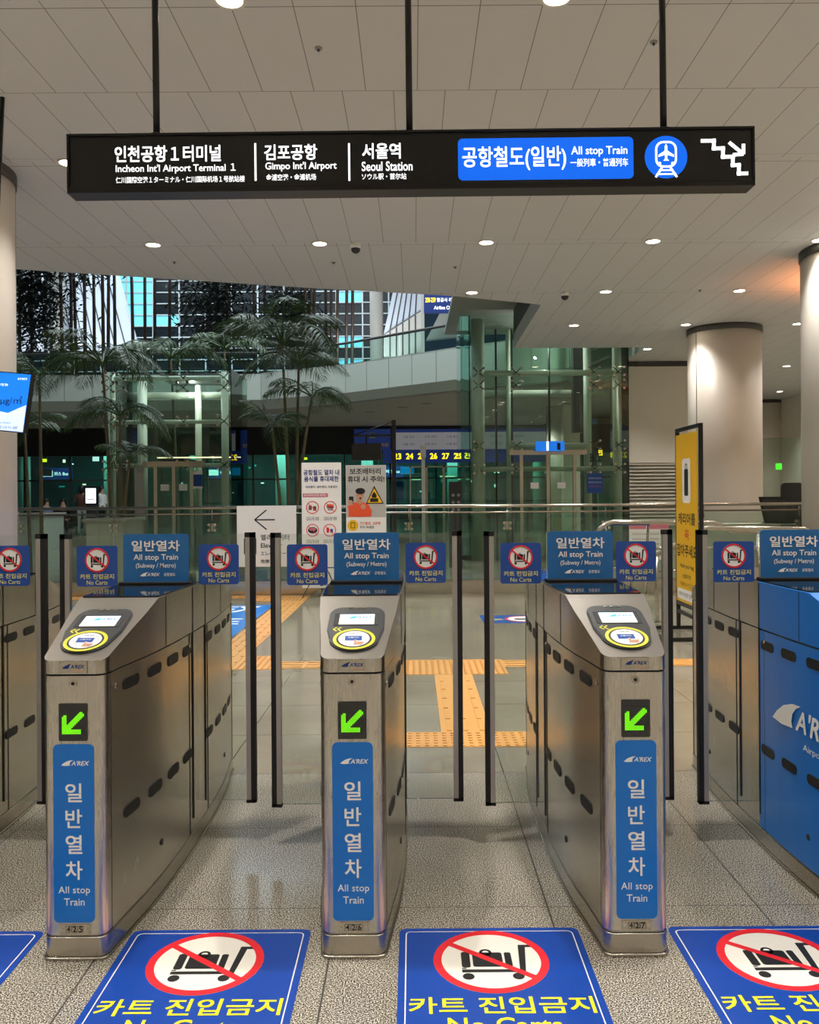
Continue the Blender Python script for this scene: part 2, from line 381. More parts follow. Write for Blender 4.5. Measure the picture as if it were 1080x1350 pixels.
for j in range(-4, 8):
    for i in range(-5, 6):
        x, y = 1.06 + 2.36 * i, 9.17 + 2.98 * j
        if in_open(x, y) or x < -13 or (j >= 5 and x < 5): continue
        if (6 < x < 8.6) and y > 22.9: continue
        if d0 is None: d0 = downlight(x, y); continue
        near = min(math.hypot(x - a, y - c) for a, c in ((-5.13, 9.3), (6.78, 18.65), (6.58, 12.6))) < 1.6
        q = dup(d0, (x, y, ZC))
        if near:
            for ch in q.children:
                if ch.type == 'LIGHT': ch.data = LL2

# small ceiling fittings
for px, py, lab in ((469, 321, 'small dark dome camera on the ceiling above the middle of the concourse'), (745, 387, 'small dark dome camera on the ceiling above the glass lift')):
    Y = (ZC - HCAM) * F / (CY - py); p = P(px, py, Y)
    t = thing('dome_camera', lab, 'security camera', (p.x, p.y, ZC))
    m_ = MB(); m_.disc(0, 0, .075, -.07, 0, 'offwhite'); m_.out('base', t)
    m_ = MB(); m_.tube([(0, 0, -.07), (0, 0, -.1), (0, 0, -.125), (0, 0, -.14)], [.07, .062, .04, .005], 'gloss', n=18); m_.out('dome', t)
for px, py in ((420, 62), (862, 57), (923, 385), (230, 343), (440, 345), (600, 352)):
    Y = (ZC - HCAM) * F / (CY - py); p = P(px, py, Y)
    m_ = MB(); m_.disc(0, 0, .03, -.012, 0, 'grey', n=14); m_.cyl(0, 0, -.03, -.01, .01, 'ringd', n=8)
    tag(m_.out('sprinkler_head', loc=(p.x, p.y, ZC)), 'tiny round sprinkler head set in the ceiling panels', 'sprinkler', 'ceiling sprinkler heads')

# orange wall-washer glow by the right-hand pillar
def column(x, y, r, label, m='colp'):
    t = thing('column', label, 'column', (x, y, 0))
    c = MB(); n = 64
    c.disc(0, 0, r, 0, ZC - .12, m, n=n); c.out('cladding', t)
    g = MB()
    for a in (215, 35, 340 if x < 0 else 125):
        a = math.radians(a - 12); g.box(-.012, .012, -.004, .004, 0, ZC - .12, 'grey', Matrix.Translation((math.cos(a) * r, math.sin(a) * r, 0)) @ Matrix.Rotation(a + PI/2, 4, 'Z'))
    g.out('joint_strip', t)
    k = MB(); k.disc(0, 0, r + .02, ZC - .12, ZC, 'ringd', n=n); k.out('collar', t)
column(-5.13, 9.3, .76, 'round cream clad column beside the hanging blue screen')
column(6.78, 18.65, .765, 'round cream column standing free behind the yellow banner', 'colp')
column(6.58, 12.6, .8, 'grey shaded round column cut by the right edge of the picture', 'colgrey')  # greyer cladding colour stands for the weaker light on this column
column(12.6 + 1.0, 33.2, .72, 'distant pale column in the gap beside the black chair', 'colp')
ol = bpy.data.lights.new('orange_glow', 'SPOT'); ol.energy = 330; ol.spot_size = math.radians(140); ol.spot_blend = 1; ol.color = (1, .32, .1); ol.shadow_soft_size = .1
oo = bpy.data.objects.new('orange_glow', ol); C.objects.link(oo); oo.location = (7.5, 14.0, 3.9); oo.rotation_euler = (PI, 0, 0)

# ------------------------------------------------------------------ ticket gates
NOSE = [(-.985 - .045 * math.cos(PI / 2 * i / 8), .075 + .034 * math.sin(PI / 2 * i / 8)) for i in range(9)]
ST = NOSE + [(-.9, .118), (-.8, .129), (-.7, .142), (-.57, .153), (-.45, .160), (-.3, .166), (-.11, .169), (.11, .169), (.3, .166), (.45, .160), (.57, .153),
      (.7, .142), (.8, .129), (.9, .118)] + [(-y, w_) for y, w_ in NOSE[::-1]]
def hw(y):
    for (a, wa), (b_, wb) in zip(ST, ST[1:]):
        if a <= y <= b_: return wa + (wb - wa) * (y - a) / (b_ - a)
    return .075
def zt(y):
    return 1.02 + .16 * min(1, (1.03 - abs(y)) / .46)
def outline(grow=0.0, y0=-2, y1=2):
    s = [(y, w_ + grow) for y, w_ in ST if y0 <= y <= y1]
    s = [(y * (1 + grow * .8), w_) for y, w_ in s]
    return [(w_, y) for y, w_ in s] + [(-w_, y) for y, w_ in s[::-1]]
def sideX(sd, y, z, off=0.0):
    """drawing plane on the flank: x runs along the flank, y up, z outwards"""
    sl = (hw(min(y + .03, 1.03)) - hw(max(y - .03, -1.03))) / .06
    t = Vector((sl, 1, 0)).normalized() if sd > 0 else Vector((sl, -1, 0)).normalized() 
    if sd < 0: t = Vector((sl, -1, 0)); t = Vector((sl * 1.0, -1, 0)).normalized()
    n = Vector((t.y, -t.x, 0)) if True else None
    o = Vector((sd * (hw(y) + off), y, z))
    return Matrix(((t.x, 0, n.x, o.x), (t.y, 0, n.y, o.y), (0, 1, 0, o.z), (0, 0, 0, 1)))
FX = lambda x, z, y=-1.03: Matrix.Translation((x, y, z)) @ FACE
th = math.atan2(.16, .46)
INC = Matrix.Translation((0, -1.03, 1.02)) @ Matrix.Rotation(th, 4, 'X')

_s = MB(); _s.rrect(0, 0, .128, .041, .019, -.004, .0035, 'dark'); _o = _s.out('slot'); SLOT = _o.data; bpy.data.objects.remove(_o)
def make_gate(x, num, label, wrap=False):
    t = thing('ticket_gate', label, 'ticket gate', (x, 3.95, 0), 0, None)
    # plinth with its flared foot
    m_ = MB(); m_.prism(outline(.008), .0, .012, 'steel_side'); m_.prism(outline(.002), .012, .08, 'steel_side'); m_.out('plinth', t, .003, smooth=16)
    # lower body
    m_ = MB(); m_.prism(outline(-.003), .08, .083, 'dark'); 
    pts = outline()
    front = [p for p in pts if p[1] <= -.11]; 
    m_.prism(pts, .083, .968, 'steel_side')
    if not wrap:
        pass
    m_.out('body', t, .002, smooth=16)
    # front column sheet, brushed vertical, wrapping round the nose
    m_ = MB(); f = [(w_ + .0015, y - .0015) for y, w_ in ST if y <= -.98]
    m_.prism([(-w_, y) for w_, y in f[::-1]] + [(w_, y) for w_, y in f], .09, .968, 'steel'); m_.out('front_panel', t, smooth=16)
    # upper housing with the sloping reader face
    m_ = MB(); g = .003
    ys = [y for y, _ in ST]; L, R, LB, RB = [], [], [], []
    for y, w_ in ST:
        w_ += g; L.append(m_.v((-w_, y, zt(y)))); R.append(m_.v((w_, y, zt(y)))); LB.append(m_.v((-w_, y, .974))); RB.append(m_.v((w_, y, .974)))
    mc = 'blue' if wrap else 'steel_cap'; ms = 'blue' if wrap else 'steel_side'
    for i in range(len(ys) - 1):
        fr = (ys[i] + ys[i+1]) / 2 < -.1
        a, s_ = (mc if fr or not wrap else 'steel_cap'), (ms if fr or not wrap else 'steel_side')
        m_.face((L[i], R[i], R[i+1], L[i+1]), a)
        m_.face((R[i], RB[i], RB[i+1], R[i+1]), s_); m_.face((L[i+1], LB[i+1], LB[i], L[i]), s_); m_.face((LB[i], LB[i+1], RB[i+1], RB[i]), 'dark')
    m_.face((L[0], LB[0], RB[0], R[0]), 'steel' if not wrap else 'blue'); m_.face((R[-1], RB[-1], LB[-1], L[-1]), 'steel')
    h = m_.out('top_housing', t, .004, smooth=16)
    m_ = MB(); m_.prism(outline(-.004), .967, .975, 'dark'); m_.out('shadow_gap', t)
    if wrap:
        m_ = MB()
        for sd in (1, -1):
            s = [(y, w_) for y, w_ in ST if -.99 <= y <= -.11]
            for (ya, wa), (yb, wb) in zip(s, s[1:]):
                q = [m_.v((sd * (wa + .002), ya, .088)), m_.v((sd * (wb + .002), yb, .088)), m_.v((sd * (wb + .002), yb, .966)), m_.v((sd * (wa + .002), ya, .966))]
                m_.face(q if sd > 0 else q[::-1], 'blue')
        X = sideX(-1, -.55, .66, .004)
        arex(m_, .02, 0, .085, 0, 'offwhite', 'offwhite', sideX(-1, -.50, .655, .006))
        m_.text('Airport Railroad', .2, -.1, 1, .001, 'offwhite', sideX(-1, -.50, .655, .004), height=.034, width=.36)
        m_.out('side_wrap', t)
    # side details: slots, seams, screws
    seam = MB(); scr = MB()
    for sd in (1, -1):
        for y in (-.82, -.61, -.4, -.2, .2, .41, .62, .82):
            for z in (.905, .445):
                so = bpy.data.objects.new('slot', SLOT); C.objects.link(so); so.parent = t; so.matrix_local = sideX(sd, y, z, .001 if wrap else 0)
        for y in (-.985, .985, -.49, .49):
            seam.box(-.0012, .0012, 0, .886 if abs(y) < .6 else .886, 0, .0026, 'dark', sideX(sd, y, .083)) if abs(y) > .6 else seam.box(-.001, .001, .893, 1.093, 0, .0045, 'dark', sideX(sd, y, .083))
        for y in (-.115, .115):
            seam.box(-.006, .006, .06, 1.09, -.01, .0042, 'dark', sideX(sd, y, .083))
        seam.box(-.001, .001, 0, .886, 0, .0026, 'dark', sideX(sd, -.165, .083)); seam.box(-.001, .001, 0, .886, 0, .0026, 'dark', sideX(sd, .165, .083))
        scr.disc(0, 0, .011, 0, .005, 'rail', sideX(sd, -.94, .915), n=16); scr.disc(0, 0, .008, 0, .006, 'rail', sideX(sd, -.17, .92), n=12)
        scr.disc(0, 0, .013, 0, .0035, 'dark', sideX(sd, -.55, .21), n=16); scr.disc(0, 0, .013, 0, .0035, 'dark', sideX(sd, .6, .21), n=16)
    seam.out('panel_seam', t); scr.out('screw', t)
    # glossy top cover
    m_ = MB(); s = [(y, w_) for y, w_ in ST if -.46 <= y <= .46] ; s = [(-.56, .15)] + s + [(.56, .15)]
    m_.prism([(w_ - .004, y) for y, w_ in s] + [(-w_ + .004, y) for y, w_ in s[::-1]], 1.179, 1.186, 'gloss'); m_.out('glass_cover', t)
    # front face
    if not wrap or True:
        lk = MB(); lk.ring(0, 0, .006, .0145, 0, .002, 'rail', FX(0, .943, -1.032), n=24); lk.disc(0, 0, .006, 0, .003, 'dark', FX(0, .943, -1.032), n=14); lk.out('key_lock', t)
        d = MB(); d.rrect(0, 0, .098, .128, .005, -.002, .003, 'gloss', FX(0, .812, -1.032))
        # arrow built of light dots: down-left
        n_, pit = 16, .0054
        for i in range(n_):
            for j in range(20):
                gx, gy = i, j
                on = (gx <= 3.2 and 2 <= gy <= 13 - (gx > 1) * (3 - gx) * 0 and gx >= 1) or (2 <= gy <= 4.6 and 1 <= gx <= 12 - (gy - 2) * 0) or (abs((gy - 2) - (gx - 1)) <= 2.2 and 1 <= gx <= 14 and 2 <= gy <= 16 and gx + gy < 29)
                if gy == 13 and gx < 2: on = False
                px_, pz_ = (gx - 7.5) * pit, (gy - 9.0) * pit
                if on: d.box(px_ - .0021, px_ + .0021, pz_ - .0021, pz_ + .0021, .003, .0042, 'green_led', FX(0, .812, -1.032))
                elif gy > 0 and gy < 18: d.box(px_ - .0013, px_ + .0013, pz_ - .0013, pz_ + .0013, .003, .0034, 'dim_led', FX(0, .812, -1.032))
        d.out('arrow_display', t)
        s = MB(); X = FX(0, 0, -1.0325)
        s.rrect(0, .4335, .139, .607, .018, 0, .001, 'blue', X)
        arex(s, .003, .672, .015, .001, 'offwhite', 'offwhite', X)
        for k, ch in enumerate('일반열차'):
            s.text(ch, 0, .572 - k * .088, 1, .001, 'offwhite', X, bold=.022, height=.062, width=.055)
        s.text('All stop', 0, .2385, 1, .001, 'offwhite', X, bold=.006, height=.031, width=.107, spacing=1.05)
        s.text('Train', 0, .201, 1, .001, 'offwhite', X, bold=.006, height=.025, width=.07)
        s.out('line_sticker', t)
        s = MB(); X = FX(0, .108, -1.0325)
        s.rrect(0, 0, .105, .034, .003, 0, .0008, 'rail', X); s.disc(-.042, 0, .003, .0008, .002, 'steel', X, n=8); s.disc(.042, 0, .003, .0008, .002, 'steel', X, n=8)
        for k, ch in enumerate(num):
            cx = (k - 1) * .0205
            s.box(cx - .0095, cx + .0095, -.011, .011, .0008, .0012, 'ink', X); s.box(cx - .0082, cx + .0082, -.0097, .0097, .0012, .0014, 'rail', X)
            s.text(ch, cx, 0, 1, .0014, 'ink', X, bold=.03, height=.018, width=.0115)
        s.out('number_plate', t)
        s = MB(); X = FX(0, .9985, -1.0335)
        s.rrect(0, 0, .097, .04, .002, 0, .0008, 'rail', X); arex(s, 0, .002, .012, .0008, 'navy', 'navy', X); s.box(.0, .035, -.0125, -.0115, .0008, .001, 'orange', X); s.out('brand_plate', t)
    # card reader on the slope
    p = MB(); L_ = .487
    y0, y1 = .045, .385
    pts = []
    for i in range(17):
        a = PI + PI * i / 16; pts.append((.088 * math.cos(a), y0 + .085 + .085 * math.sin(a)))
    pts += [(.103, .2), (.103, .315)]
    for i in range(9):
        a = PI / 2 * i / 8; pts.append((.058 + .045 * math.cos(a), .315 + .062 * math.sin(a)))
    for i in range(9):
        a = PI/2 + PI / 2 * i / 8; pts.append((-.058 + .045 * math.cos(a), .315 + .062 * math.sin(a)))
    pts += [(-.103, .315), (-.103, .2)]
    p.prism(pts, -.004, .006, 'charcoal', INC); p.prism([(x_ * .96, (y_ - .21) * .97 + .21) for x_, y_ in pts], .006, .009, 'charcoal', INC)
    for k in (-1, 0, 1): p.rrect(k * .026, .362, .017, .01, .004, .009, .0115, 'rail', INC)
    for k in (0, 1):
        a = -.072 + k * .016; 
        for s_ in (1, -1): p.bar(a - .008, .196, a + .005, .196 + s_ * .014, .006, .009, .0098, 'ring', INC)
    rd = p.out('card_reader', t, .0015)
    q = MB(); q.rrect(0, .272, .165, .094, .004, .009, .0105, 'dark', INC); q.box(-.063, .066, .231, .309, .0105, .0115, 'lcd', INC)
    q.box(-.063, .066, .231, .252, .0115, .0118, 'cream', INC); 
    arex(q, .012, .283, .014, .0118, 'lcd_cyan', 'lcd_ink', INC); q.text('환영합니다 카드를 대세요', 0, .2405, 1, .0118, 'lcd_ink', INC, height=.009, width=.108)
    q.out('lcd_display', rd)
    q = MB(); cy = .122
    q.ring(0, cy, .063, .075, .009, .0105, 'ring', INC, n=44); q.disc(0, cy, .062, .009, .0108, 'charcoal', INC, n=40); q.disc(0, cy, .055, .0108, .0114, 'white', INC, n=40)
    q.rrect(-.002, cy + .002, .06, .034, .003, .0114, .0118, 'sblue', INC); q.text('교통카드', -.002, cy + .006, 1, .0118, 'white', INC, height=.009, width=.04, bold=.02)
    q.text('카드를 대는곳', 0, cy + .036, 1, .0114, 'ink', INC, height=.008, width=.035, bold=.02)
    q.rrect(.006, cy - .022, .009, .026, .004, .0118, .0124, 'skin', INC)
    for k in range(3): q.rrect(.016 + k * .008, cy - .03, .0085, .016, .004, .0118, .0124, 'skin', INC)
    q.rrect(.016, cy - .038, .032, .016, .006, .0118, .0124, 'skin', INC)
    q.ring(.003, cy, .04, .0415, .0114, .0116, 'ink', INC, n=24)
    q.out('reader_disc', rd)
    # upright sign on top
    s = MB(); X = Matrix.Translation((0, -.085, 0)) @ FACE
    s.rrect(0, 1.299, .294, .222, .014, -.012, 0, 'signblue', X)
    s.text('일반열차', 0, 1.357, 1, .0005, 'white', X, bold=.028, height=.047, width=.215)
    s.text('All stop Train', 0, 1.303, 1, .0005, 'white', X, bold=.012, height=.033, width=.2)
    s.text('(Subway / Metro)', 0, 1.266, 1, .0005, 'white', X, bold=.008, height=.026, width=.18)
    arex(s, -.03, 1.228, .014, .0005, 'white', 'white', X); s.text('공항철도', .062, 1.228, 1, .0005, 'white', X, bold=.02, height=.014, width=.052)
    sg = s.out('gate_sign', t)
    s = MB(); s.box(-.16, .16, -.112, -.06, 1.186, 1.196, 'rubber'); s.out('sign_foot', t, .002)
    # glass flaps
    for sd, yo in ((1, -.01), (-1, -.07)):
        gsh = MB(); gsh.box(min(sd * .15, sd * .40), max(sd * .15, sd * .40), yo - .005, yo + .005, .185, 1.405, 'glf'); g_ = gsh.out('glass_flap', t)
        c = MB(); c.box(min(sd * .39, sd * .411), max(sd * .39, sd * .411), yo - .016, yo + .016, .19, 1.39, 'chan'); c.out('edge_channel', g_)
        c = MB(); a, e = sorted((sd * .411, sd * .4335)); c.box(a, e, yo - .016, yo + .016, .18, 1.412, 'rubber')
        a, e = sorted((sd * .388, sd * .4335)); c.box(a, e, yo - .016, yo + .016, 1.39, 1.412, 'rubber'); c.box(a, e, yo - .016, yo + .016, .175, .19, 'rubber'); c.out('rubber_edge', g_)
        k = MB(); X = Matrix.Translation((sd * .268, yo - .006, 1.267)) @ FACE
        k.rrect(0, 0, .184, .184, .012, 0, .0015, 'sblue', X); cart_picto(k, 0, .027, .055, .0015, X)
        k.text('카트 진입금지', 0, -.047, 1, .0018, 'pale', X, bold=.022, height=.022, width=.152); k.text('No Carts', 0, -.074, 1, .0018, 'pale', X, bold=.004, height=.019, width=.094)
        k.out('no_carts_sticker', g_)
    return t
make_gate(-1.162, '425', 'stainless ticket gate numbered 425, left of the middle gate')
make_gate(-.213, '426', 'stainless ticket gate numbered 426 in the middle, seen nearly head-on')
make_gate(.751, '427', 'stainless ticket gate numbered 427 beside the blue wrapped gate')
make_gate(1.713, '428', 'ticket gate with its front half wrapped in bright blue vinyl', True)
make_gate(-2.12, '424', 'stainless ticket gate cut off by the left edge of the picture')

# ------------------------------------------------------------------ floor stickers
for cx, lab in ((-1.668, 'blue no-carts floor sticker in the left bottom corner, mostly out of view'), (-.703, 'blue no-carts floor sticker just left of the middle gate'),
                (.262, 'blue no-carts floor sticker just right of the middle gate'), (1.23, 'blue no-carts floor sticker before the lane beside the blue gate')):
    k = MB(Matrix.Translation((cx, 3.118, 0))); h = 1.02
    k.rrect(0, -h/2, .645, h, .03, 0, .0012, 'floorblue')
    k.rrect(0, -h/2, .6, h - .045, .02, .0012, .0014, 'fwhite'); k.rrect(0, -h/2, .592, h - .053, .017, .0014, .0016, 'floorblue')
    cart_picto(k, -.01, -.218, .195, .0016, None, .0004, 'fwhite')
    k.text('카트 진입금지', 0, -.475, 1, .002, 'yellow', bold=.022, height=.085, width=.57); k.text('No Carts', 0, -.575, 1, .002, 'yellow', bold=.012, height=.075, width=.34)
    tag(k.out('floor_sticker'), lab, 'floor sticker')

# ------------------------------------------------------------------ tactile paving
def tactile(label, x0, x1, y0, y1, kind, nm='tactile_paving'):
    k = MB(); k.box(x0, x1, y0, y1, 0, .004, 'tact')
    if kind == 'dots':
        nx, ny = int((x1 - x0) / .055), int((y1 - y0) / .055)
        for i in range(nx):
            for j in range(ny):
                k.disc(x0 + (i + .5) * (x1 - x0) / nx, y0 + (j + .5) * (y1 - y0) / ny, .014, .004, .009, 'tact', n=8)
    elif kind == 'y':
        ny = max(1, int((y1 - y0) / .29)); n = max(3, int((x1 - x0) / .085))
        for j in range(ny):
            for i in range(n):
                a = x0 + (i + .5) * (x1 - x0) / n; c = y0 + (j + .5) * (y1 - y0) / ny
                k.box(a - .017, a + .017, c - .13, c + .13, .004, .009, 'tact')
    else:
        nx = max(1, int((x1 - x0) / .29)); n = max(3, int((y1 - y0) / .085))
        for j in range(nx):
            for i in range(n):
                a = y0 + (i + .5) * (y1 - y0) / n; c = x0 + (j + .5) * (x1 - x0) / nx
                k.box(c - .13, c + .13, a - .017, a + .017, .004, .009, 'tact')
    return tag(k.out(nm), label, 'tactile paving')
tactile('yellow tactile strip running away from the middle lane', .175, .507, 5.71, 7.55, 'y')
tactile('yellow dotted tactile square at the near end of the middle strip', -.12, .84, 5.37, 5.71, 'dots')
tactile('yellow dotted tactile patch at the far end of the middle strip', -.15, .83, 7.56, 8.24, 'dots')
tactile('long yellow tactile line across the hall between middle and right lanes', .83, 6.5, 7.88, 8.2, 'x')
tactile('yellow tactile line across the hall behind the middle gate', -1.32, -.15, 7.88, 8.2, 'x')
tactile('yellow dotted tactile patch where the left strip meets the cross line', -1.655, -1.32, 7.84, 8.5, 'dots')
tactile('yellow tactile line across the hall at far left', -6.5, -2.02, 7.88, 8.2, 'x')
tactile('yellow tactile strip running away past the blue floor graphic', -2.02, -1.655, 7.84, 13.0, 'y')
tactile('yellow dotted tactile patch at the far end of the left strip', -2.5, -1.655, 13.0, 13.75, 'dots')
tactile('yellow tactile line along the foot of the glass balustrade', -6.4, -2.5, 13.4, 13.75, 'x')
k = MB(); k.box(-3.6, -2.06, 9.05, 12.55, 0, .002, 'boardblue' if False else 'blue')
for a, s_ in (('AREX', 12.1), ('공항철도', 10.9)): k.text(a, -2.75, s_, 1, .002, 'white', bold=.02, height=.6, width=1.1)
k.text('Airport Railroad', -2.75, 10.1, 1, .002, 'white', height=.22, width=1.0)
tag(k.out('floor_graphic'), 'blue floor graphic with white lettering beside the left tactile strip', 'floor graphic')
k = MB(); k.box(-5.2, -4.1, 11.6, 12.5, 0, .002, 'blue'); k.prism([(-5.0, 11.8), (-4.6, 12.2), (-4.2, 12.1), (-4.5, 11.9)], .002, .0025, 'white')
tag(k.out('floor_graphic'), 'small blue floor graphic seen between gates at far left', 'floor graphic')
k = MB(); k.box(.86, 1.75, 10.6, 11.3, 0, .002, 'sblue'); k.disc(1.42, 10.95, .25, .002, .0024, 'white'); k.ring(1.42, 10.95, .22, .26, .0024, .003, 'red'); k.box(1.28, 1.55, 10.87, 11.0, .0024, .0028, 'ink')
k.text('No Carts', 1.02, 10.95, 1, .002, 'yellow', height=.14, width=.22)
tag(k.out('floor_sticker'), 'small blue no-carts floor sticker far beyond the middle lane', 'floor sticker')

# ------------------------------------------------------------------ hanging direction sign
SY = 5.4
def sp(px, py):
    q = P(px, py, SY); return q.x, q.z
xl, zt_ = sp(89, 178); xr, _ = sp(994, 167.5); zT = (sp(89, 178)[1] + sp(994, 167.5)[1]) / 2; zB = (sp(89, 250)[1] + sp(994, 241)[1]) / 2
rot = math.atan2(sp(994, 167.5)[1] - sp(89, 178)[1], xr - xl)
cxs, czs = (xl + xr) / 2, (zT + zB) / 2; W, H = xr - xl, zT - zB
t = thing('direction_sign', 'long black illuminated direction sign hanging over the gates', 'sign', (cxs, SY, czs)); t.rotation_euler = (0, -rot, 0)
b = MB(); b.box(-W/2, W/2, .0, .13, -H/2, H/2, 'sign_frame'); b.out('housing', t, .006)
b = MB()
for z in (-H/2, H/2 - .014): b.box(-W/2, W/2, -.02, 0, z, z + .014, 'sign_frame')
for x in (-W/2, W/2 - .014): b.box(x, x + .014, -.02, 0, -H/2, H/2, 'sign_frame')
b.box(-W/2 + .0, W/2, -.018, .13, -H/2 - .025, -H/2 + .001, 'sign_frame'); b.out('frame', t, .003)
X = FACE.copy()
def loc(px, py):
    a, c = sp(px, py); a -= cxs; c -= czs
    return a * math.cos(rot) + c * math.sin(rot), -a * math.sin(rot) + c * math.cos(rot)
S_ = SY / F
b = MB(); b.box(-W/2 + .014, W/2 - .014, -.004, 0, -H/2 + .014, H/2 - .014, 'sign_black'); b.out('panel', t)
def T(px0, px1, py, hpx, body, bold=.02, m='lit', mb=None):
    x0, z0 = loc(px0, py); x1, z1 = loc(px1, py)
    mb.text(body, (x0 + x1) / 2, (z0 + z1) / 2, 1, .005, m, X, bold=bold, width=(x1 - x0), height=hpx * S_)
b = MB()
T(152, 291, 203, 21, '인천공항１터미널', .03, 'lit', b); T(153, 311, 223, 12.5, "Incheon Int'l Airport Terminal １", .014, 'lit', b); T(153, 323, 237, 8.5, '仁川国際空港１ターミナル・仁川国际机场１号航站楼', .012, 'lit', b)
T(349, 418, 201, 20, '김포공항', .03, 'lit', b); T(350, 444, 220, 12.5, "Gimpo Int'l Airport", .014, 'lit', b); T(351, 417, 234, 8.5, '金浦空港・金浦机场', .012, 'lit', b)
T(478, 528, 199.5, 20, '서울역', .03, 'lit', b); T(477, 544, 219.5, 12.5, 'Seoul Station', .014, 'lit', b); T(477, 536, 233, 8.5, 'ソウル駅・首尔站', .012, 'lit', b)
for px in (337, 460.5):
    x, z = loc(px, 214); b.box(x - .006, x + .006, z - .118, z + .118, .004, .0055, 'lit', X)
b.out('lettering', t)
b = MB(); x, z = loc(719.5, 209.5); b.rrect(x, z, 231 * S_, 55 * S_, .03, .004, .005, 'litblue', X)
x, z = loc(878, 207.5); b.disc(x, z, 28 * S_, .004, .005, 'litblue', X, n=48)
# train-front and aeroplane mark
u = 28 * S_
def ringr(cx, cy, w_, h_, r, tk, z0, z1, m):
    b.rrect(cx, cy, w_, h_, r, z0, z1, m, X); b.rrect(cx, cy, w_ - 2 * tk, h_ - 2 * tk, max(.001, r - tk), z1, z1 + .001, 'litblue', X)
ringr(x, z + .13*u, 1.02*u, 1.25*u, .38*u, .1*u, .005, .006, 'lit')
b.prism([(x + a*u, z + c*u) for a, c in ((0, .62), (.06, .5), (.06, .3), (.36, .1), (.36, .0), (.06, .1), (.05, -.08), (.14, -.18), (-.14, -.18), (-.05, -.08), (-.06, .1), (-.36, .0), (-.36, .1), (-.06, .3), (-.06, .5))], .007, .008, 'lit', X)
for s in (-1, 1):
    b.bar(x + s*.2*u, z - .5*u, x + s*.5*u, z - .95*u, .1*u, .006, .007, 'lit', X); b.disc(x + s*.3*u, z - .3*u, .07*u, .007, .008, 'lit', X, n=12)
b.bar(x - .33*u, z - .62*u, x + .33*u, z - .62*u, .07*u, .006, .007, 'lit', X); b.bar(x - .45*u, z - .8*u, x + .45*u, z - .8*u, .07*u, .006, .007, 'lit', X)
T(610, 746, 209, 31, '공항철도(일반)', .022, 'lit', b); T(753, 827, 200, 14, 'All stop Train', .012, 'lit', b); T(752, 828, 214.5, 11, '一般列車・普通列车', .01, 'lit', b)
b.out('blue_panel', t)
b = MB(); pts = []
x, y_ = 926, 186
zz = [(926, 186), (941, 186), (941, 196), (953, 196), (953, 207), (966, 207), (966, 218), (974, 218), (974, 229), (984, 229)]
for (a0, b0), (a1, b1) in zip(zz, zz[1:]):
    p0, p1 = loc(a0, b0), loc(a1, b1); d = .011
    b.box(min(p0[0], p1[0]) - d, max(p0[0], p1[0]) + d, min(p0[1], p1[1]) - d, max(p0[1], p1[1]) + d, .004, .0056, 'lit', X)
p0, p1 = loc(961, 188), loc(980, 203.5); b.bar(*p0, *p1, .022, .004, .0056, 'lit', X)
p2, p3 = loc(980, 190), loc(966, 204.5); b.bar(*p1, *p2, .022, .004, .0056, 'lit', X); b.bar(*p1, *p3, .022, .004, .0056, 'lit', X)
b.out('stairs_arrow', t)
for px in (202.5, 540, 879):
    x, z = loc(px, 172); zc = (ZC - czs)
    b = MB(); b.cyl(x, .065, H/2, zc + .02, .021, 'sign_black', n=16); b.cyl(x, .065, H/2, H/2 + .02, .045, 'sign_black', n=20); b.out('hanger_rod', t)

# ------------------------------------------------------------------ glass balustrade behind the gates
BY = 13.9
t = thing('glass_balustrade', 'long glass balustrade with double steel handrail across the hall', 'railing', (0, BY, 0))
xa, xb = -6.45, 6.3
b = MB(); b.box(xa, xb, -.07, .07, 0, .2, 'rail'); b.box(xa, xb, -.085, .085, .2, .225, 'rail'); b.out('kerb', t, .004)
n = 8; wd = (xb - xa) / n
for i in range(n):
    b = MB(); b.box(xa + i * wd + .01, xa + (i + 1) * wd - .01, -.006, .006, .225, 1.29, 'glg'); b.out('glass_panel', t)
for i in range(n + 1):
    x = xa + min(max(i * wd, .05), xb - xa - .05)
    b = MB(); b.tube([(x, 0, 1.2), (x, 0, 1.41)], .008, 'rail', n=8)
    for s in (-1, 1):
        for z in (1.05, 1.14): b.tube([(x + s * .05, -.03, z), (x + s * .05, .03, z)], .022, 'rail', n=12)
    b.box(x - .05, x + .05, .006, .016, 1.03, 1.16, 'rail'); b.out('clamp', t)
b = MB(); b.tube([(xa, 0, 1.415), (xb, 0, 1.415), (xb + .0, 0, 1.41)], .026, 'rail', n=14); b.out('handrail', t)
b = MB(); b.tube([(xa, 0, 1.315), (xb, 0, 1.315)], .016, 'rail', n=12); b.tube([(xb, 0, 1.41), (xb, 0, .2)], .02, 'rail', n=12); b.out('lower_rail', t)

def onplane(px0, py0, px1, py1, Y):
    a, c = P(px0, py0, Y), P(px1, py1, Y)
    return min(a.x, c.x), max(a.x, c.x), min(a.z, c.z), max(a.z, c.z)

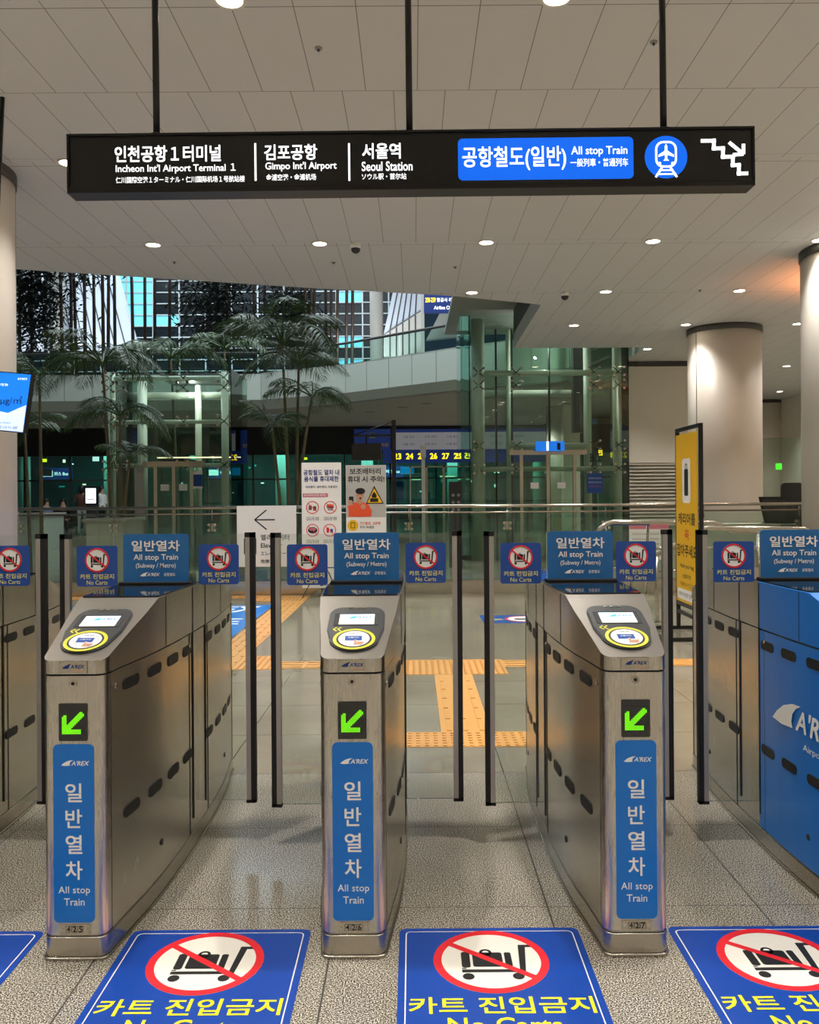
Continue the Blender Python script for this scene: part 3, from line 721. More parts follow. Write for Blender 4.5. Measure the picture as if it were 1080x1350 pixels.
# lift direction board hung on the balustrade
x0, x1, z0, z1 = onplane(312, 667, 391, 747, 13.75); w_, h_ = x1 - x0, z1 - z0
b = MB(Matrix.Translation(((x0 + x1)/2, 13.76, (z0 + z1)/2)) @ FACE)
b.rrect(0, 0, w_, h_, .004, -.012, 0, 'paper'); b.bar(-.2*w_, .27*h_, .14*w_, .27*h_, .02, 0, .001, 'ink')
b.bar(-.2*w_, .27*h_, -.0*w_, .43*h_, .02, 0, .001, 'ink'); b.bar(-.2*w_, .27*h_, -.0*w_, .11*h_, .02, 0, .001, 'ink')
b.ring(-.3*w_, -.1*h_, .02, .03, 0, .001, 'ink', n=12); b.rrect(-.28*w_, -.16*h_, .2, .28, .03, 0, .001, 'ink'); b.rrect(-.28*w_, -.16*h_, .16, .24, .02, .001, .002, 'paper'); b.rrect(-.28*w_, -.18*h_, .1, .14, .01, .002, .003, 'ink')
for k, (s, ww, hh) in enumerate((('엘리베이터', .48, .1), ('Elevator', .36, .075), ('エレベーター', .42, .07), ('电梯', .14, .07))):
    b.text(s, -.1*w_, (-.02 - k * .13) * h_, 1, .001, 'ink', height=hh * .95, width=ww * w_, left=True, bold=.01)
tag(b.out('lift_direction_board'), 'pale board with left arrow and lift lettering hung on the balustrade', 'direction board')

# two notice banners standing at the balustrade
t = thing('notice_banner', 'tall white food notice banner with four round pictures', 'banner stand', (0, 0, 0))
x0, x1, z0, z1 = onplane(397.5, 610, 451, 775, 13.45); w_, h_ = x1 - x0, z1 - z0; cx = (x0 + x1) / 2
t.location = (cx, 13.45, 0); BX = Matrix.Translation((0, 0, (z0 + z1)/2)) @ FACE
b = MB(BX); b.box(-w_/2, w_/2, -h_/2, h_/2, -.006, 0, 'paper')
b.out('sheet', t)
b = MB(BX); yy = lambda py: ((610 + 775)/2 - py) / 165 * h_; xx = lambda px: (px - 424.3) / 53.5 * w_
b.text('공항철도 열차 내', 0, yy(623), 1, .001, 'navy', bold=.035, height=.085, width=.56); b.text('음식물 휴대제한', 0, yy(631.5), 1, .001, 'navy', bold=.035, height=.085, width=.54)
b.text('대상열차 : 일반열차, 직통열차', 0, yy(642), 1, .001, 'ink', bold=.01, height=.04, width=.5)
b.rrect(xx(416), yy(653), .4, .06, .01, .001, .0015, 'pink'); b.text('휴대제한(반입 금지)', xx(415), yy(653), 1, .0015, 'paper', height=.035, width=.34, bold=.02)
b.box(xx(398.5), xx(450), yy(718), yy(656), .0004, .0008, 'white')
for i, (px, py) in enumerate(((412, 669), (436, 669), (412, 699), (435, 699))):
    b.disc(xx(px), yy(py), .1, .001, .0014, 'paper', n=28)
    if i == 0: b.box(xx(px) - .06, xx(px) - .01, yy(py) - .04, yy(py) + .03, .0014, .002, 'brown'); b.box(xx(px) + .01, xx(px) + .06, yy(py) - .05, yy(py) + .02, .0014, .002, 'brown')
    if i == 1: b.disc(xx(px), yy(py) + .02, .06, .0014, .002, 'orange', n=16, ry=.03); b.prism([(xx(px) - .06, yy(py) + .01), (xx(px) - .035, yy(py) - .05), (xx(px) + .035, yy(py) - .05), (xx(px) + .06, yy(py) + .01)], .0014, .002, 'grey')
    if i == 2: b.disc(xx(px), yy(py), .075, .0014, .002, 'ink', n=20, ry=.05); b.disc(xx(px), yy(py) + .015, .055, .002, .0024, 'pink', n=20, ry=.025)
    if i == 3: b.box(xx(px) - .05, xx(px) - .01, yy(py) - .04, yy(py) + .04, .0014, .002, 'red'); b.box(xx(px) + .01, xx(px) + .05, yy(py) - .04, yy(py) + .02, .0014, .002, 'sblue')
    b.ring(xx(px), yy(py), .088, .1, .002, .003, 'red', n=28); a = .065; b.bar(xx(px) - a, yy(py) + a, xx(px) + a, yy(py) - a, .01, .002, .003, 'red')
    b.text('뚜껑이 없는 음료', xx(px), yy(py + 13.5), 1, .001, 'ink', height=.03, width=.2); b.text('일회용 컵 포장', xx(px), yy(py + 16), 1, .001, 'ink', height=.03, width=.2) 
b.box(-w_/2, w_/2, yy(749), yy(747.5), .001, .0014, 'sblue'); arex(b, .05, yy(771), .03, .001, 'navy', 'navy', BX)
b.out('print', t)
b = MB()
for s in (-1, 1): b.tube([(0, .06, .02), (s * w_/2, .01, z1 - .02)], .008, 'black', n=6); b.tube([(0, .06, .6), (s * .3, -.12, 0), (s * .3, -.3, .0)], .008, 'black', n=6)
b.tube([(0, .06, .6), (0, .3, 0)], .008, 'black', n=6); b.out('support_frame', t)

x0, x1, z0, z1 = onplane(456, 613.5, 510, 778, 13.4); w_, h_ = x1 - x0, z1 - z0; cx = (x0 + x1) / 2
t = thing('notice_banner', 'grey battery warning banner with a man in an orange jumper', 'banner stand', (cx, 13.4, 0))
BX = Matrix.Translation((0, 0, (z0 + z1)/2)) @ FACE
b = MB(BX); b.box(-w_/2, w_/2, -h_/2, h_/2, -.006, 0, 'paper'); b.out('sheet', t)
b = MB(BX); yy = lambda py: ((613.5 + 778)/2 - py) / 164.5 * h_; xx = lambda px: (px - 483) / 54. * w_
b.box(-w_/2 + .004, w_/2 - .004, yy(682), h_/2 - .004, .0004, .0008, 'grey2')
b.text('보조배터리', xx(482), yy(621.5), 1, .001, 'ink', bold=.035, height=.095, width=.48); b.text('휴대 시 주의!', xx(483), yy(631.8), 1, .001, 'ink', bold=.035, height=.095, width=.57)
# man: jumper, arms, head, phone
b.prism([(xx(a), yy(c)) for a, c in ((459, 681), (459.5, 672), (466, 664), (471, 661), (480, 662), (487, 666), (491, 674), (490, 681), (474, 681.5))], .001, .0014, 'orange')
b.prism([(xx(a), yy(c)) for a, c in ((470, 662), (470.5, 655), (478, 655), (478.5, 663), (474, 665))], .0014, .0018, 'skin')
b.disc(xx(475), yy(652.5), .066, .0018, .0022, 'skin', n=22, ry=.09); b.disc(xx(475.3), yy(647.5), .076, .0022, .0026, 'hair', n=22, ry=.05)
b.disc(xx(475.3), yy(657), .016, .0022, .0026, 'hair', n=10); b.box(xx(471), xx(473), yy(652.6), yy(652), .0026, .003, 'ink'); b.box(xx(476.5), xx(478.5), yy(652.6), yy(652), .0026, .003, 'ink')
b.rrect(xx(463), yy(659.5), .07, .12, .012, .0018, .0022, 'ink'); b.disc(xx(462), yy(662.5), .04, .0022, .0026, 'skin', n=14); b.disc(xx(479), yy(668), .04, .0018, .0022, 'skin', n=14)
b.bar(xx(461), yy(666), xx(463), yy(676), .07, .0014, .0018, 'orange'); b.bar(xx(478), yy(670), xx(486), yy(677), .06, .0012, .0016, 'orange')
b.prism([(xx(482.5), yy(664.5)), (xx(507), yy(664.5)), (xx(494), yy(640.5))], .001, .0014, 'ink'); b.prism([(xx(484.5), yy(663)), (xx(504.8), yy(663)), (xx(494), yy(644))], .0014, .0018, 'banner')
b.box(xx(488.5), xx(499.5), yy(662), yy(657), .0018, .0022, 'ink'); b.prism([(xx(491), yy(656.5)), (xx(490.5), yy(653)), (xx(494), yy(648)), (xx(497.5), yy(653)), (xx(497), yy(656.5))], .0018, .0022, 'ink')
b.disc(xx(465), yy(692.5), .085, .001, .0014, 'banner', n=28); b.rrect(xx(465), yy(692.5), .07, .09, .01, .0014, .0018, 'ink'); b.rrect(xx(465), yy(692.5), .05, .07, .01, .0018, .0022, 'banner')
b.text('가스발생, 고온에', xx(488), yy(690), 1, .001, 'red', bold=.02, height=.05, width=.32); b.text('두지 마세요', xx(484), yy(695), 1, .001, 'ink', bold=.02, height=.045, width=.22)
b.out('print', t)
b = MB()
for s in (-1, 1): b.tube([(0, .06, .02), (s * w_/2, .01, z1 - .02)], .008, 'black', n=6); b.tube([(0, .06, .6), (s * .3, -.12, 0), (s * .3, -.3, .0)], .008, 'black', n=6)
b.out('support_frame', t)

# ------------------------------------------------------------------ yellow banner in its black frame, almost edge-on
t = thing('framed_banner', 'tall yellow suitcase-safety banner in a black standing frame, nearly edge-on', 'banner stand', (3.09, 9.62, 0), 0)
t.rotation_euler = (0, 0, math.radians(-1.0))
b = MB()
for y in (-.43, .43): b.box(-.02, .02, y - .02, y + .02, .02, 2.34, 'black')
b.box(-.02, .02, -.43, .43, 2.3, 2.34, 'black'); b.box(-.02, .02, -.43, .43, .2, .235, 'black')
for y in (-.43, .43): b.box(-.42, .42, y - .02, y + .02, 0, .04, 'black')
b.box(-.42, -.38, -.43, .43, 0, .04, 'black'); b.box(.38, .42, -.43, .43, 0, .04, 'black'); b.out('stand_frame', t)
BX = Matrix.Translation((-.022, 0, 1.28)) @ Matrix.Rotation(-PI/2, 4, 'Z') @ FACE      # faces -X, text runs towards -Y
b = MB(BX); b.box(-.395, .395, -.98, .98, 0, .005, 'banner'); b.out('sheet', t)
b = MB(BX)
b.rrect(0, .45, .3, .5, .05, .005, .006, 'white'); b.rrect(0, .43, .14, .3, .02, .006, .007, 'ink'); b.ring(0, .6, .03, .045, .006, .007, 'ink', n=12)
b.text('캐리어를', 0, .02, 1, .005, 'ink', bold=.03, height=.13, width=.62); b.text('꼭', 0, -.16, 1, .005, 'red', bold=.03, height=.11, width=.16); b.text('잡아주세요', 0, -.34, 1, .005, 'ink', bold=.03, height=.14, width=.74)
b.text('Hold your bag', 0, -.52, 1, .005, 'ink', height=.06, width=.5, bold=.02); b.text('拉紧行李', 0, -.63, 1, .005, 'ink', height=.05, width=.3); b.text('手を離さないでください', 0, -.72, 1, .005, 'ink', height=.05, width=.5)
b.rrect(0, -.84, .7, .12, .01, .005, .006, 'white'); b.text('캐리어 바퀴로 인한 사고', 0, -.84, 1, .006, 'ink', height=.05, width=.6); b.box(-.395, .395, -.98, -.93, .005, .006, 'charcoal')
b.out('print', t)

# ------------------------------------------------------------------ tube barriers, notice, trolley at right
def tubebar(name, pts, r, label, cat, grp=None, legs=()):
    t = thing(name, label, cat, (0, 0, 0)); b = MB(); b.tube(pts, r, 'rail', n=10); b.out('top_tube', t)
    for q in legs: b = MB(); b.tube([q, (q[0], q[1], 0)], r * .9, 'rail', n=8); b.cyl(q[0], q[1], 0, .015, .06, 'rail', n=14); b.out('leg', t)
    return t
def PV(px, py, Y): return tuple(P(px, py, Y))
Yb = 11.6
tubebar('tube_barrier', [PV(786, 702, Yb), PV(792, 696, Yb), PV(800, 690, Yb), PV(808, 688, Yb), PV(940, 689, Yb), PV(952, 693, Yb), PV(962, 700, Yb), PV(1100, 704, Yb)], .03, 'bent steel tube barrier rising beside the third gate sign', 'barrier', legs=(PV(788, 701, Yb), PV(1000, 701, Yb)))
tubebar('tube_barrier', [PV(860, 735, 10.6), PV(876, 726, 10.6), PV(930, 696, 10.6), PV(1060, 697, 10.6), PV(1074, 704, 10.6), PV(1078, 716, 10.6)], .03, 'sloping steel tube barrier passing behind the yellow banner', 'barrier', legs=(PV(866, 732, 10.6), PV(1060, 699, 10.6)))
for py, lab in ((723, 'upper straight steel tube rail behind the yellow banner'), (753, 'lower straight steel tube rail behind the yellow banner')):
    q = P(860, py, 12.2); 
    tubebar('tube_rail', [(2.9, 12.2, q.z), (6.2, 12.2, q.z)], .025, lab, 'barrier', legs=((2.95, 12.2, q.z), (6.15, 12.2, q.z)))
x0, x1, z0, z1 = onplane(830, 691, 882, 738, 12.6)
b = MB(Matrix.Translation(((x0+x1)/2, 12.6, (z0+z1)/2)) @ FACE); w_, h_ = x1 - x0, z1 - z0
b.box(-w_/2, w_/2, -h_/2, h_/2, -.02, 0, 'paper'); b.box(-w_/2, w_/2, h_*.36, h_*.5, 0, .001, 'pink')
for k in range(5): b.text('운임안내 4,750원 인천공항 서울역', 0, h_ * (.22 - k * .14), 1, .001, 'ink', height=.03, width=w_ * .86)
b.box(-w_/2 + .05, -w_/2 + .09, -z0 - h_/2, -h_/2, -.02, -.0, 'rail'); b.box(w_/2 - .09, w_/2 - .05, -z0 - h_/2, -h_/2, -.02, -.0, 'rail')
tag(b.out('notice_board'), 'pale fare notice board with pink heading behind the tube barriers', 'notice board')
t = thing('luggage_trolley', 'airport luggage trolley with blue handle beyond the third gate', 'trolley', (0, 0, 0)); q = P(825, 705, 12.0)
t.location = (q.x - .05, 12.0, 0); hx = P(836, 687, 12.0).z
b = MB(); b.box(-.3, .3, -.2, .7, .2, .24, 'rail'); b.out('deck', t)
b = MB()
for s in (-.28, .28): b.tube([(s, -.2, .22), (s, -.28, .9), (s, -.3, hx - .05)], .018, 'rail', n=8)
b.tube([(-.28, .65, .24), (-.28, .6, .5), (.28, .6, .5), (.28, .65, .24)], .015, 'rail', n=8); b.out('tube_frame', t)
b = MB(); b.tube([(-.3, -.32, hx - .02), (.3, -.32, hx - .02)], .03, 'sblue', n=10); b.out('handle', t)
for a, c in ((-.25, -.15), (.25, -.15), (-.25, .6), (.25, .6)):
    b = MB(Matrix.Translation((a, c, .09)) @ Matrix.Rotation(PI/2, 4, 'Y')); b.disc(0, 0, .09, -.02, .02, 'rubber', n=18); b.out('wheel', t)
b = MB(); b.box(3.9, 6.3, 14.9, 15.4, 0, 1.03, 'planter'); b.box(3.85, 6.35, 14.85, 15.45, 1.03, 1.06, 'stone'); tag(b.out('counter'), 'low grey counter behind the balustrade near the free-standing column', 'counter')
# staff desk screen and chair
x0, x1, z0, z1 = onplane(1000, 655, 1038, 700, 15.0); z0 = 1.06
b = MB(); b.prism([(x0 + .0, z1), (x1, z1), (x1, z0), (x0 + .1, z0)], -.0, .04, 'black', Matrix.Translation((0, 15.0, 0)) @ FACE); b.prism([(x0 + .05, z1 - .05), (x1 - .04, z1 - .05), (x1 - .04, z0 + .05), (x0 + .12, z0 + .05)], .04, .045, 'charcoal', Matrix.Translation((0, 15.0, 0)) @ FACE)
b.box(x0 + .2, x0 + .3, 15.02, 15.05, 1.05, z1, 'black'); b.box(x0 + .1, x0 + .45, 14.95, 15.12, 1.06, 1.08, 'black'); 
tag(b.out('desk_screen'), 'dark framed desk screen panel beside the tall black chair', 'screen')
b = MB(); b.box(5.0, 7.6, 15.7, 18, 0, .45, 'wallg'); struct(b.out('floor_dais'))
t = thing('office_chair', 'tall black office chair at the right beside the shaded column', 'chair', (P(1057, 660, 16).x, 16.2, .45))
b = MB(); b.rrect(0, 0, .42, .78, .08, -.03, .03, 'black', Matrix.Translation((0, .2, .95)) @ FACE); b.out('backrest', t, .01)
b = MB(); b.rrect(0, 0, .48, .46, .08, .46, .54, 'black'); b.out('seat', t, .01)
b = MB(); b.cyl(0, 0, .08, .46, .03, 'rail', n=12)
for i in range(5): a = 2*PI*i/5; b.tube([(0, 0, .1), (.28*math.cos(a), .28*math.sin(a), .04)], .02, 'black', n=8)
b.out('base', t)

# ------------------------------------------------------------------ glass lifts
def frame_lift(label, x0, x1, y0, y1, ztop, tubes, beams, door, gx):
    t = thing('glass_lift', label, 'lift', (0, 0, 0))
    for a, c, d, e in ((x0, x1, y0, y0), (x0, x1, y1, y1), (x0, x0, y0, y1), (x1, x1, y0, y1)):
        b = MB(); b.box(a - .01, c + .01, d - .01, e + .01, 0, ztop, gx); b.out('glass_wall', t)
    for x, y, r in tubes:
        b = MB(); b.cyl(x, y, 0, ztop - .05, r, 'tube', n=20); b.out('column_tube', t)
    for (xa_, ya_, xb_, yb_, z, r) in beams:
        b = MB(); b.tube([(xa_, ya_, z), (xb_, yb_, z)], r, 'tube', n=16); b.out('beam_tube', t)
    # spider clamps
    for x, y, r in tubes:
        for z in sorted({bm_[4] for bm_ in beams}):
            b = MB()
            for sx in (-1, 1):
                for sz in (-1, 1):
                    b.tube([(x, y0 + .12, z), (x + sx * .12, y0 + .02, z + sz * .1)], .015, 'rail', n=6); b.tube([(x + sx * .12, y0 - .03, z + sz * .1), (x + sx * .12, y0 + .02, z + sz * .1)], .03, 'rail', n=10)
            b.out('spider_clamp', t)
    dx0, dx1, dz = door
    b = MB()
    for x in (dx0, (dx0 + dx1) / 2, dx1): b.box(x - .04, x + .04, y0 - .08, y0 + .0, 0, dz, 'rail')
    b.box(dx0 - .3, dx1 + .3, y0 - .1, y0 + .0, dz, dz + .12, 'rail'); b.out('door_frame', t)
    for a, c in ((dx0 + .04, (dx0 + dx1)/2 - .04), ((dx0 + dx1)/2 + .04, dx1 - .04)):
        b = MB(); b.box(a, c, y0 - .05, y0 - .035, .05, dz, gx); b.box((a + c)/2 - .1, (a + c)/2 + .1, y0 - .055, y0 - .05, 1.75, 1.9, 'paper'); b.out('door', t)
    return t
LY = 21.0
px2x = lambda px, Y: P(px, 600, Y).x
pz = lambda py, Y: P(700, py, Y).z
X0, X1 = px2x(620, LY), px2x(829, LY)
tb = [(px2x(631, LY + .25), LY + .25, .16), (px2x(672, LY + 1.6), LY + 1.6, .085), (px2x(775, LY + .9), LY + .9, .1), (px2x(814, LY + .25), LY + .25, .11)]
bz = [pz(490, LY), pz(587, LY), pz(618, LY), pz(507, LY)]
bm_ = [(tb[0][0], LY + .25, tb[3][0], LY + .25, bz[0], .075), (px2x(675, LY), LY + .5, px2x(778, LY), LY + .5, bz[1], .085), (tb[0][0], LY + .25, tb[3][0], LY + .25, bz[2], .06), (tb[0][0], LY + 1.8, tb[3][0], LY + 1.8, bz[3], .09)]
t = frame_lift('tall glass lift shaft reaching the ceiling right of the palms', X0, X1, LY, LY + 1.9, 6.0, tb, bm_, (px2x(687, LY), px2x(757, LY), pz(600, LY)), 'glg')
b = MB(); b.box(X0 - .22, X0 - .02, LY + .1, LY + 1.9, 0, 6.0, 'glt'); b.out('side_fin', t)
for px in (661, 683, 735): b = MB(); b.box(px2x(px, LY) - .025, px2x(px, LY) + .025, LY + 1.2, LY + 1.25, 0, 5.9, 'charcoal'); b.out('guide_rail', t)
b = MB(); x = px2x(768, LY); b.box(x, x + .25, LY + 1.1, LY + 1.4, 3.2, 5.5, 'charcoal')
for k in range(4): b.bar(x + .3, 4.2 + k * .35, x + 1.0, 4.5 + k * .35, .06, LY * -1 - 1.3, LY * -1 - 1.25, 'steel', FACE)
b.out('hoist_gear', t)
b = MB(Matrix.Translation((px2x(785, LY), LY - .02, pz(603.5, LY))) @ FACE); b.text('B１', 0, 0, 1, 0, 'ink', height=.21, width=.26, bold=.015); b.out('floor_number', t)
x0, x1, z0, z1 = onplane(774, 624, 795, 650, LY - .05)
b = MB(Matrix.Translation(((x0+x1)/2, LY - .04, (z0+z1)/2)) @ FACE); b.box(-(x1-x0)/2, (x1-x0)/2, -(z1-z0)/2, (z1-z0)/2, 0, .01, 'sblue')
for k in range(3): b.text('엘리베이터 이용 안내', 0, .12 - k*.1, 1, .01, 'white' if k < 2 else 'orange', height=.035, width=.32)
b.out('blue_notice', t)
x0, x1, z0, z1 = onplane(707, 582, 744.5, 594, LY - .3)
t = thing('hanging_display', 'small bright blue display hanging before the tall glass lift', 'display', ((x0+x1)/2, LY - .3, (z0+z1)/2)); w_, h_ = x1 - x0, z1 - z0
b = MB(); b.box(-w_/2, w_/2, 0, .06, -h_/2, h_/2, 'screenblue'); b.box(-w_/2 + .25, -w_/2 + .3, -.004, 0, -h_/2, h_/2, 'lit'); b.box(w_/2 - .18, w_/2 - .1, -.004, 0, -h_/2 + .02, h_/2 - .04, 'ink'); b.out('screen', t)
b = MB(); b.tube([(0, .03, h_/2), (0, .03, ZC - t.location.z)], .01, 'black', n=6); b.out('hanger_rod', t)
for px, Y_, num_ in ((792, 21.6, 'ES'), (821, 22.0, 'ES')):
    q = P(px, 597, Y_)
    b = MB(Matrix.Translation((q.x, Y_, q.z)) @ FACE); b.text(num_, 0, 0, 1, 0, 'ledy', height=.13, width=.1, bold=.02); b.box(-.08, .08, -.09, .09, -.02, -.005, 'dark')
    tag(b.out('led_sign'), 'tiny yellow lit sign behind the glass lift, %s the tube column' % ('left of' if px < 800 else 'right of'), 'led sign')
# left glass lift
Y2 = 20.0; X0, X1 = px2x(146, Y2), px2x(305, Y2)
tb = [(px2x(147, Y2 + .2), Y2 + .2, .1), (px2x(188, Y2 + 1.5), Y2 + 1.5, .12), (px2x(262, Y2 + 1.5), Y2 + 1.5, .08), (px2x(297, Y2 + .2), Y2 + .2, .085)]
bm_ = [(tb[0][0], Y2 + .2, tb[3][0], Y2 + .2, pz(494, Y2), .06), (tb[0][0], Y2 + .2, tb[3][0], Y2 + .2, pz(552, Y2), .05), (tb[0][0], Y2 + 1.7, tb[3][0], Y2 + 1.7, pz(507, Y2), .09), (tb[0][0], Y2 + .2, tb[3][0], Y2 + .2, pz(610, Y2), .05)]
t = frame_lift('low glass lift box behind the palms, left of the notice banners', X0, X1, Y2, Y2 + 1.9, pz(483, Y2), tb, bm_, (px2x(206, Y2), px2x(254, Y2), pz(612, Y2)), 'glg')
b = MB(); b.box(px2x(179, Y2), px2x(191, Y2), Y2 - .1, Y2 - .06, 0, pz(611, Y2), 'grey2'); b.out('control_panel', t)
b = MB(); b.box(px2x(208, Y2), px2x(238, Y2), Y2 + .3, Y2 + 1.5, pz(607, Y2), pz(600, Y2), 'dark'); b.box(px2x(206, Y2), px2x(300, Y2), Y2 + .3, Y2 + 1.5, 4.4, 4.5, 'charcoal'); b.box(px2x(170, Y2), px2x(182, Y2), Y2 + .3, Y2 + .8, pz(552, Y2), pz(538, Y2), 'tube'); b.out('hoist_box', t)
for px_ in (210, 250, 285):
    b = MB(); b.box(px2x(px_, Y2) - .35, px2x(px_, Y2) + .35, Y2 + 1.0, Y2 + 1.1, pz(598, Y2), pz(596.5, Y2), 'warm'); b.out('car_light', t)
x0, x1, z0, z1 = onplane(255, 621, 267, 644, Y2 - .1)
b = MB(); b.box(x0, x1, Y2 - .1, Y2 - .08, z0, z1, 'sblue'); b.box(x0, x1, Y2 - .105, Y2 - .1, z1 - .08, z1, 'paper'); b.box(x0, x1, Y2 - .105, Y2 - .1, z0, z0 + .05, 'paper'); b.out('blue_notice', t)

# ------------------------------------------------------------------ signs on posts beyond the balustrade
t = thing('post_sign', 'black post with a bracket holding a black box sign', 'sign post', (P(519.5, 600, 16.5).x, 16.5, 0)); zt3 = P(519, 554, 16.5).z
b = MB(); b.box(-.04, .04, -.04, .04, 0, zt3, 'black'); b.out('post', t)
b = MB(); zz_ = P(500, 573, 16.5).z; b.box(-.78, 0, -.025, .025, zz_ - .04, zz_, 'black'); b.tube([(0, 0, zt3 - .02), (-.75, 0, zz_)], .012, 'black', n=6); b.out('bracket', t)
x0, x1, z0, z1 = onplane(464, 585, 503, 607, 16.5)
b = MB(); b.box(x0 - t.location.x, x1 - t.location.x, -.07, .07, z0, z1, 'black'); b.tube([((x0 + x1)/2 - t.location.x, 0, z1), ((x0 + x1)/2 - t.location.x, 0, zz_)], .015, 'black', n=6); b.out('sign_box', t)
t = thing('camera_post', 'plain grey post with a small box on top beyond the banners', 'post', (P(558, 600, 17).x, 17, 0)); b = MB(); b.box(-.035, .035, -.035, .035, 0, P(558, 603, 17).z, 'grey'); b.out('post', t)
b = MB(); z_ = P(558, 603, 17).z; b.box(-.055, .055, -.06, .06, z_, P(558, 588, 17).z, 'grey'); b.out('box', t)
x0, x1, z0, z1 = onplane(592, 635, 609.5, 663, 19)
b = MB(); b.box(x0, x1, 19, 19.3, 0, z1, 'charcoal')
for i in range(3):
    for j in range(2): b.disc(x0 + .09 + j * .12, z1 - .3 - i * .16, .035, -18.999, -18.99, 'grey', FACE, n=10)
tag(b.out('speaker_cabinet'), 'dark standing cabinet with round knobs in front of the station doors', 'cabinet')

# ------------------------------------------------------------------ planters and dais beyond
for (pxa, pxb, Y_, z_, dd, lab) in ((20, 55, 26, 1.15, 1.6, 'pale panelled planter further back at far left under the palms'), (113, 162, 16, 1.2, 1.1, 'pale panelled planter just behind the balustrade at left')):
    xa_, xb_ = px2x(pxa, Y_), px2x(pxb, Y_)
    t = thing('planter', lab, 'planter', ((xa_ + xb_)/2, Y_ + dd/2, 0)); w_ = xb_ - xa_
    b = MB(); b.box(-w_/2, w_/2, -dd/2, dd/2, 0, z_ - .06, 'planter')
    for k in range(1, 3): b.box(-w_/2 + w_ * k/3 - .004, -w_/2 + w_ * k/3 + .004, -dd/2 - .002, -dd/2, 0, z_ - .06, 'grey')
    b.out('box', t); b = MB(); b.box(-w_/2 - .06, w_/2 + .06, -dd/2 - .06, dd/2 + .06, z_ - .06, z_, 'stone'); b.out('rim', t, .006)
    b = MB(); b.box(-w_/2 + .04, w_/2 - .04, -dd/2 + .04, dd/2 - .04, z_ - .01, z_ + .005, 'brown'); b.out('soil', t)
b = MB(); b.box(-14, -8.3, 27.8, 35, 0, .35, 'tile'); struct(b.out('floor_platform'))

# palms
def frond_mesh(L, droop, seed, nl=42, ll=.36):
    rnd = random.Random(seed); b = MB(); pts = []
    for i in range(11):
        s = i / 10; pts.append(Vector((L * (s * .96 - .12 * s * s), 0, L * (.85 * s - droop * s * s))))
    b.tube(pts, [.016 * (1 - .85 * i / 10) for i in range(11)], 'leaf', n=5, cap=False)
    for i in range(nl):
        s = .16 + .84 * i / nl; k = min(int(s * 10), 9); f = s * 10 - k; p = pts[k].lerp(pts[k + 1], f); d = (pts[k + 1] - pts[k]).normalized()
        l = ll * (math.sin(PI * min(1, s * .9 + .12)) ** .6) * (.85 + .3 * rnd.random())
        for sd in (-1, 1):
            o = (d * .55 + Vector((0, sd * .85, -.12 - .4 * rnd.random()))).normalized()
            wv = d * .0085; q = p + o * l * .55 + Vector((0, 0, .0)); e = p + o * l + Vector((0, 0, -.28 * l))
            vs = [b.v(p - wv * .4), b.v(q - wv), b.v(e), b.v(q + wv)]; b.face(vs, 'leaf')
    me = bpy.data.meshes.new('frond'); b.bm.to_mesh(me); b.bm.free(); me.materials.append(M['leaf']); return me
FR = [frond_mesh(1.0, .95, 1), frond_mesh(1.0, 1.2, 2, 44), frond_mesh(1.0, .7, 3, 40, .32)]
def palm(pxb, pxt, pyt, Y, L, nf, label, r=.045, z0=0):
    base = P(pxb, 700, Y); top = P(pxt, pyt, Y)
    t = thing('palm_tree', label, 'palm', (base.x, Y, z0)); rnd = random.Random(int(pxb * 7 + pyt))
    dx = top.x - base.x; h = top.z - z0
    b = MB(); pts = [(dx * (s ** 1.6), .0, h * s) for s in [i / 8 for i in range(9)]]
    b.tube(pts, [r * (1 - .45 * i / 8) for i in range(9)], 'trunk', n=9)
    for k in range(int(h / .16)):
        s = (k + 1) * .16 / h
        if s < 1: rr = r * (1 - .45 * s) + .003; b.disc(dx * s ** 1.6, 0, rr, h * s - .008, h * s + .004, 'trunk', n=9)
    b.out('stem', t)
    for i in range(nf):
        a = 2 * PI * i / nf + rnd.random() * .6; el = rnd.uniform(-.25, .5)
        o = bpy.data.objects.new('frond', FR[rnd.randrange(3)]); C.objects.link(o); o.parent = t
        o.location = (dx, 0, h - .05); s = L * rnd.uniform(.8, 1.15); o.scale = (s, s, s); o.rotation_euler = (rnd.uniform(-.3, .3), -el, a)
for a in ((55, 52, 492, 18.0, 1.35, 8, 'palm at far left rising beside the cream column'), (40, 32, 560, 18.6, 1.0, 6, 'short palm close to the hanging blue screen'),
          (148, 135, 478, 17.3, 1.6, 10, 'tall palm standing in the planter behind the balustrade'), (160, 158, 545, 17.0, 1.3, 8, 'lower palm leaning over the planter at left'),
          (158, 172, 600, 16.9, .9, 6, 'smallest palm arching across the low glass lift'), (235, 225, 470, 23.0, 1.7, 8, 'palm behind the low glass lift'),
          (382, 372, 452, 17.6, 1.75, 9, 'tallest slender palm between the lift and the notice banners'), (390, 394, 478, 18.0, 1.45, 8, 'palm just left of the food notice banner'),
          (374, 358, 560, 17.0, 1.05, 7, 'low palm with drooping fronds over the lift direction board'), (386, 412, 520, 17.2, 1.1, 7, 'palm leaning right over the food notice banner'),
          (300, 296, 458, 23.5, 1.7, 8, 'dark palm behind the right corner of the low glass lift')):
    palm(*a)
b = MB(); b.box(px2x(362, 17.6), px2x(398, 17.6), 16.6, 18.3, 0, .5, 'planter'); tag(b.out('planter'), 'low planter box at the foot of the palms by the banners', 'planter')
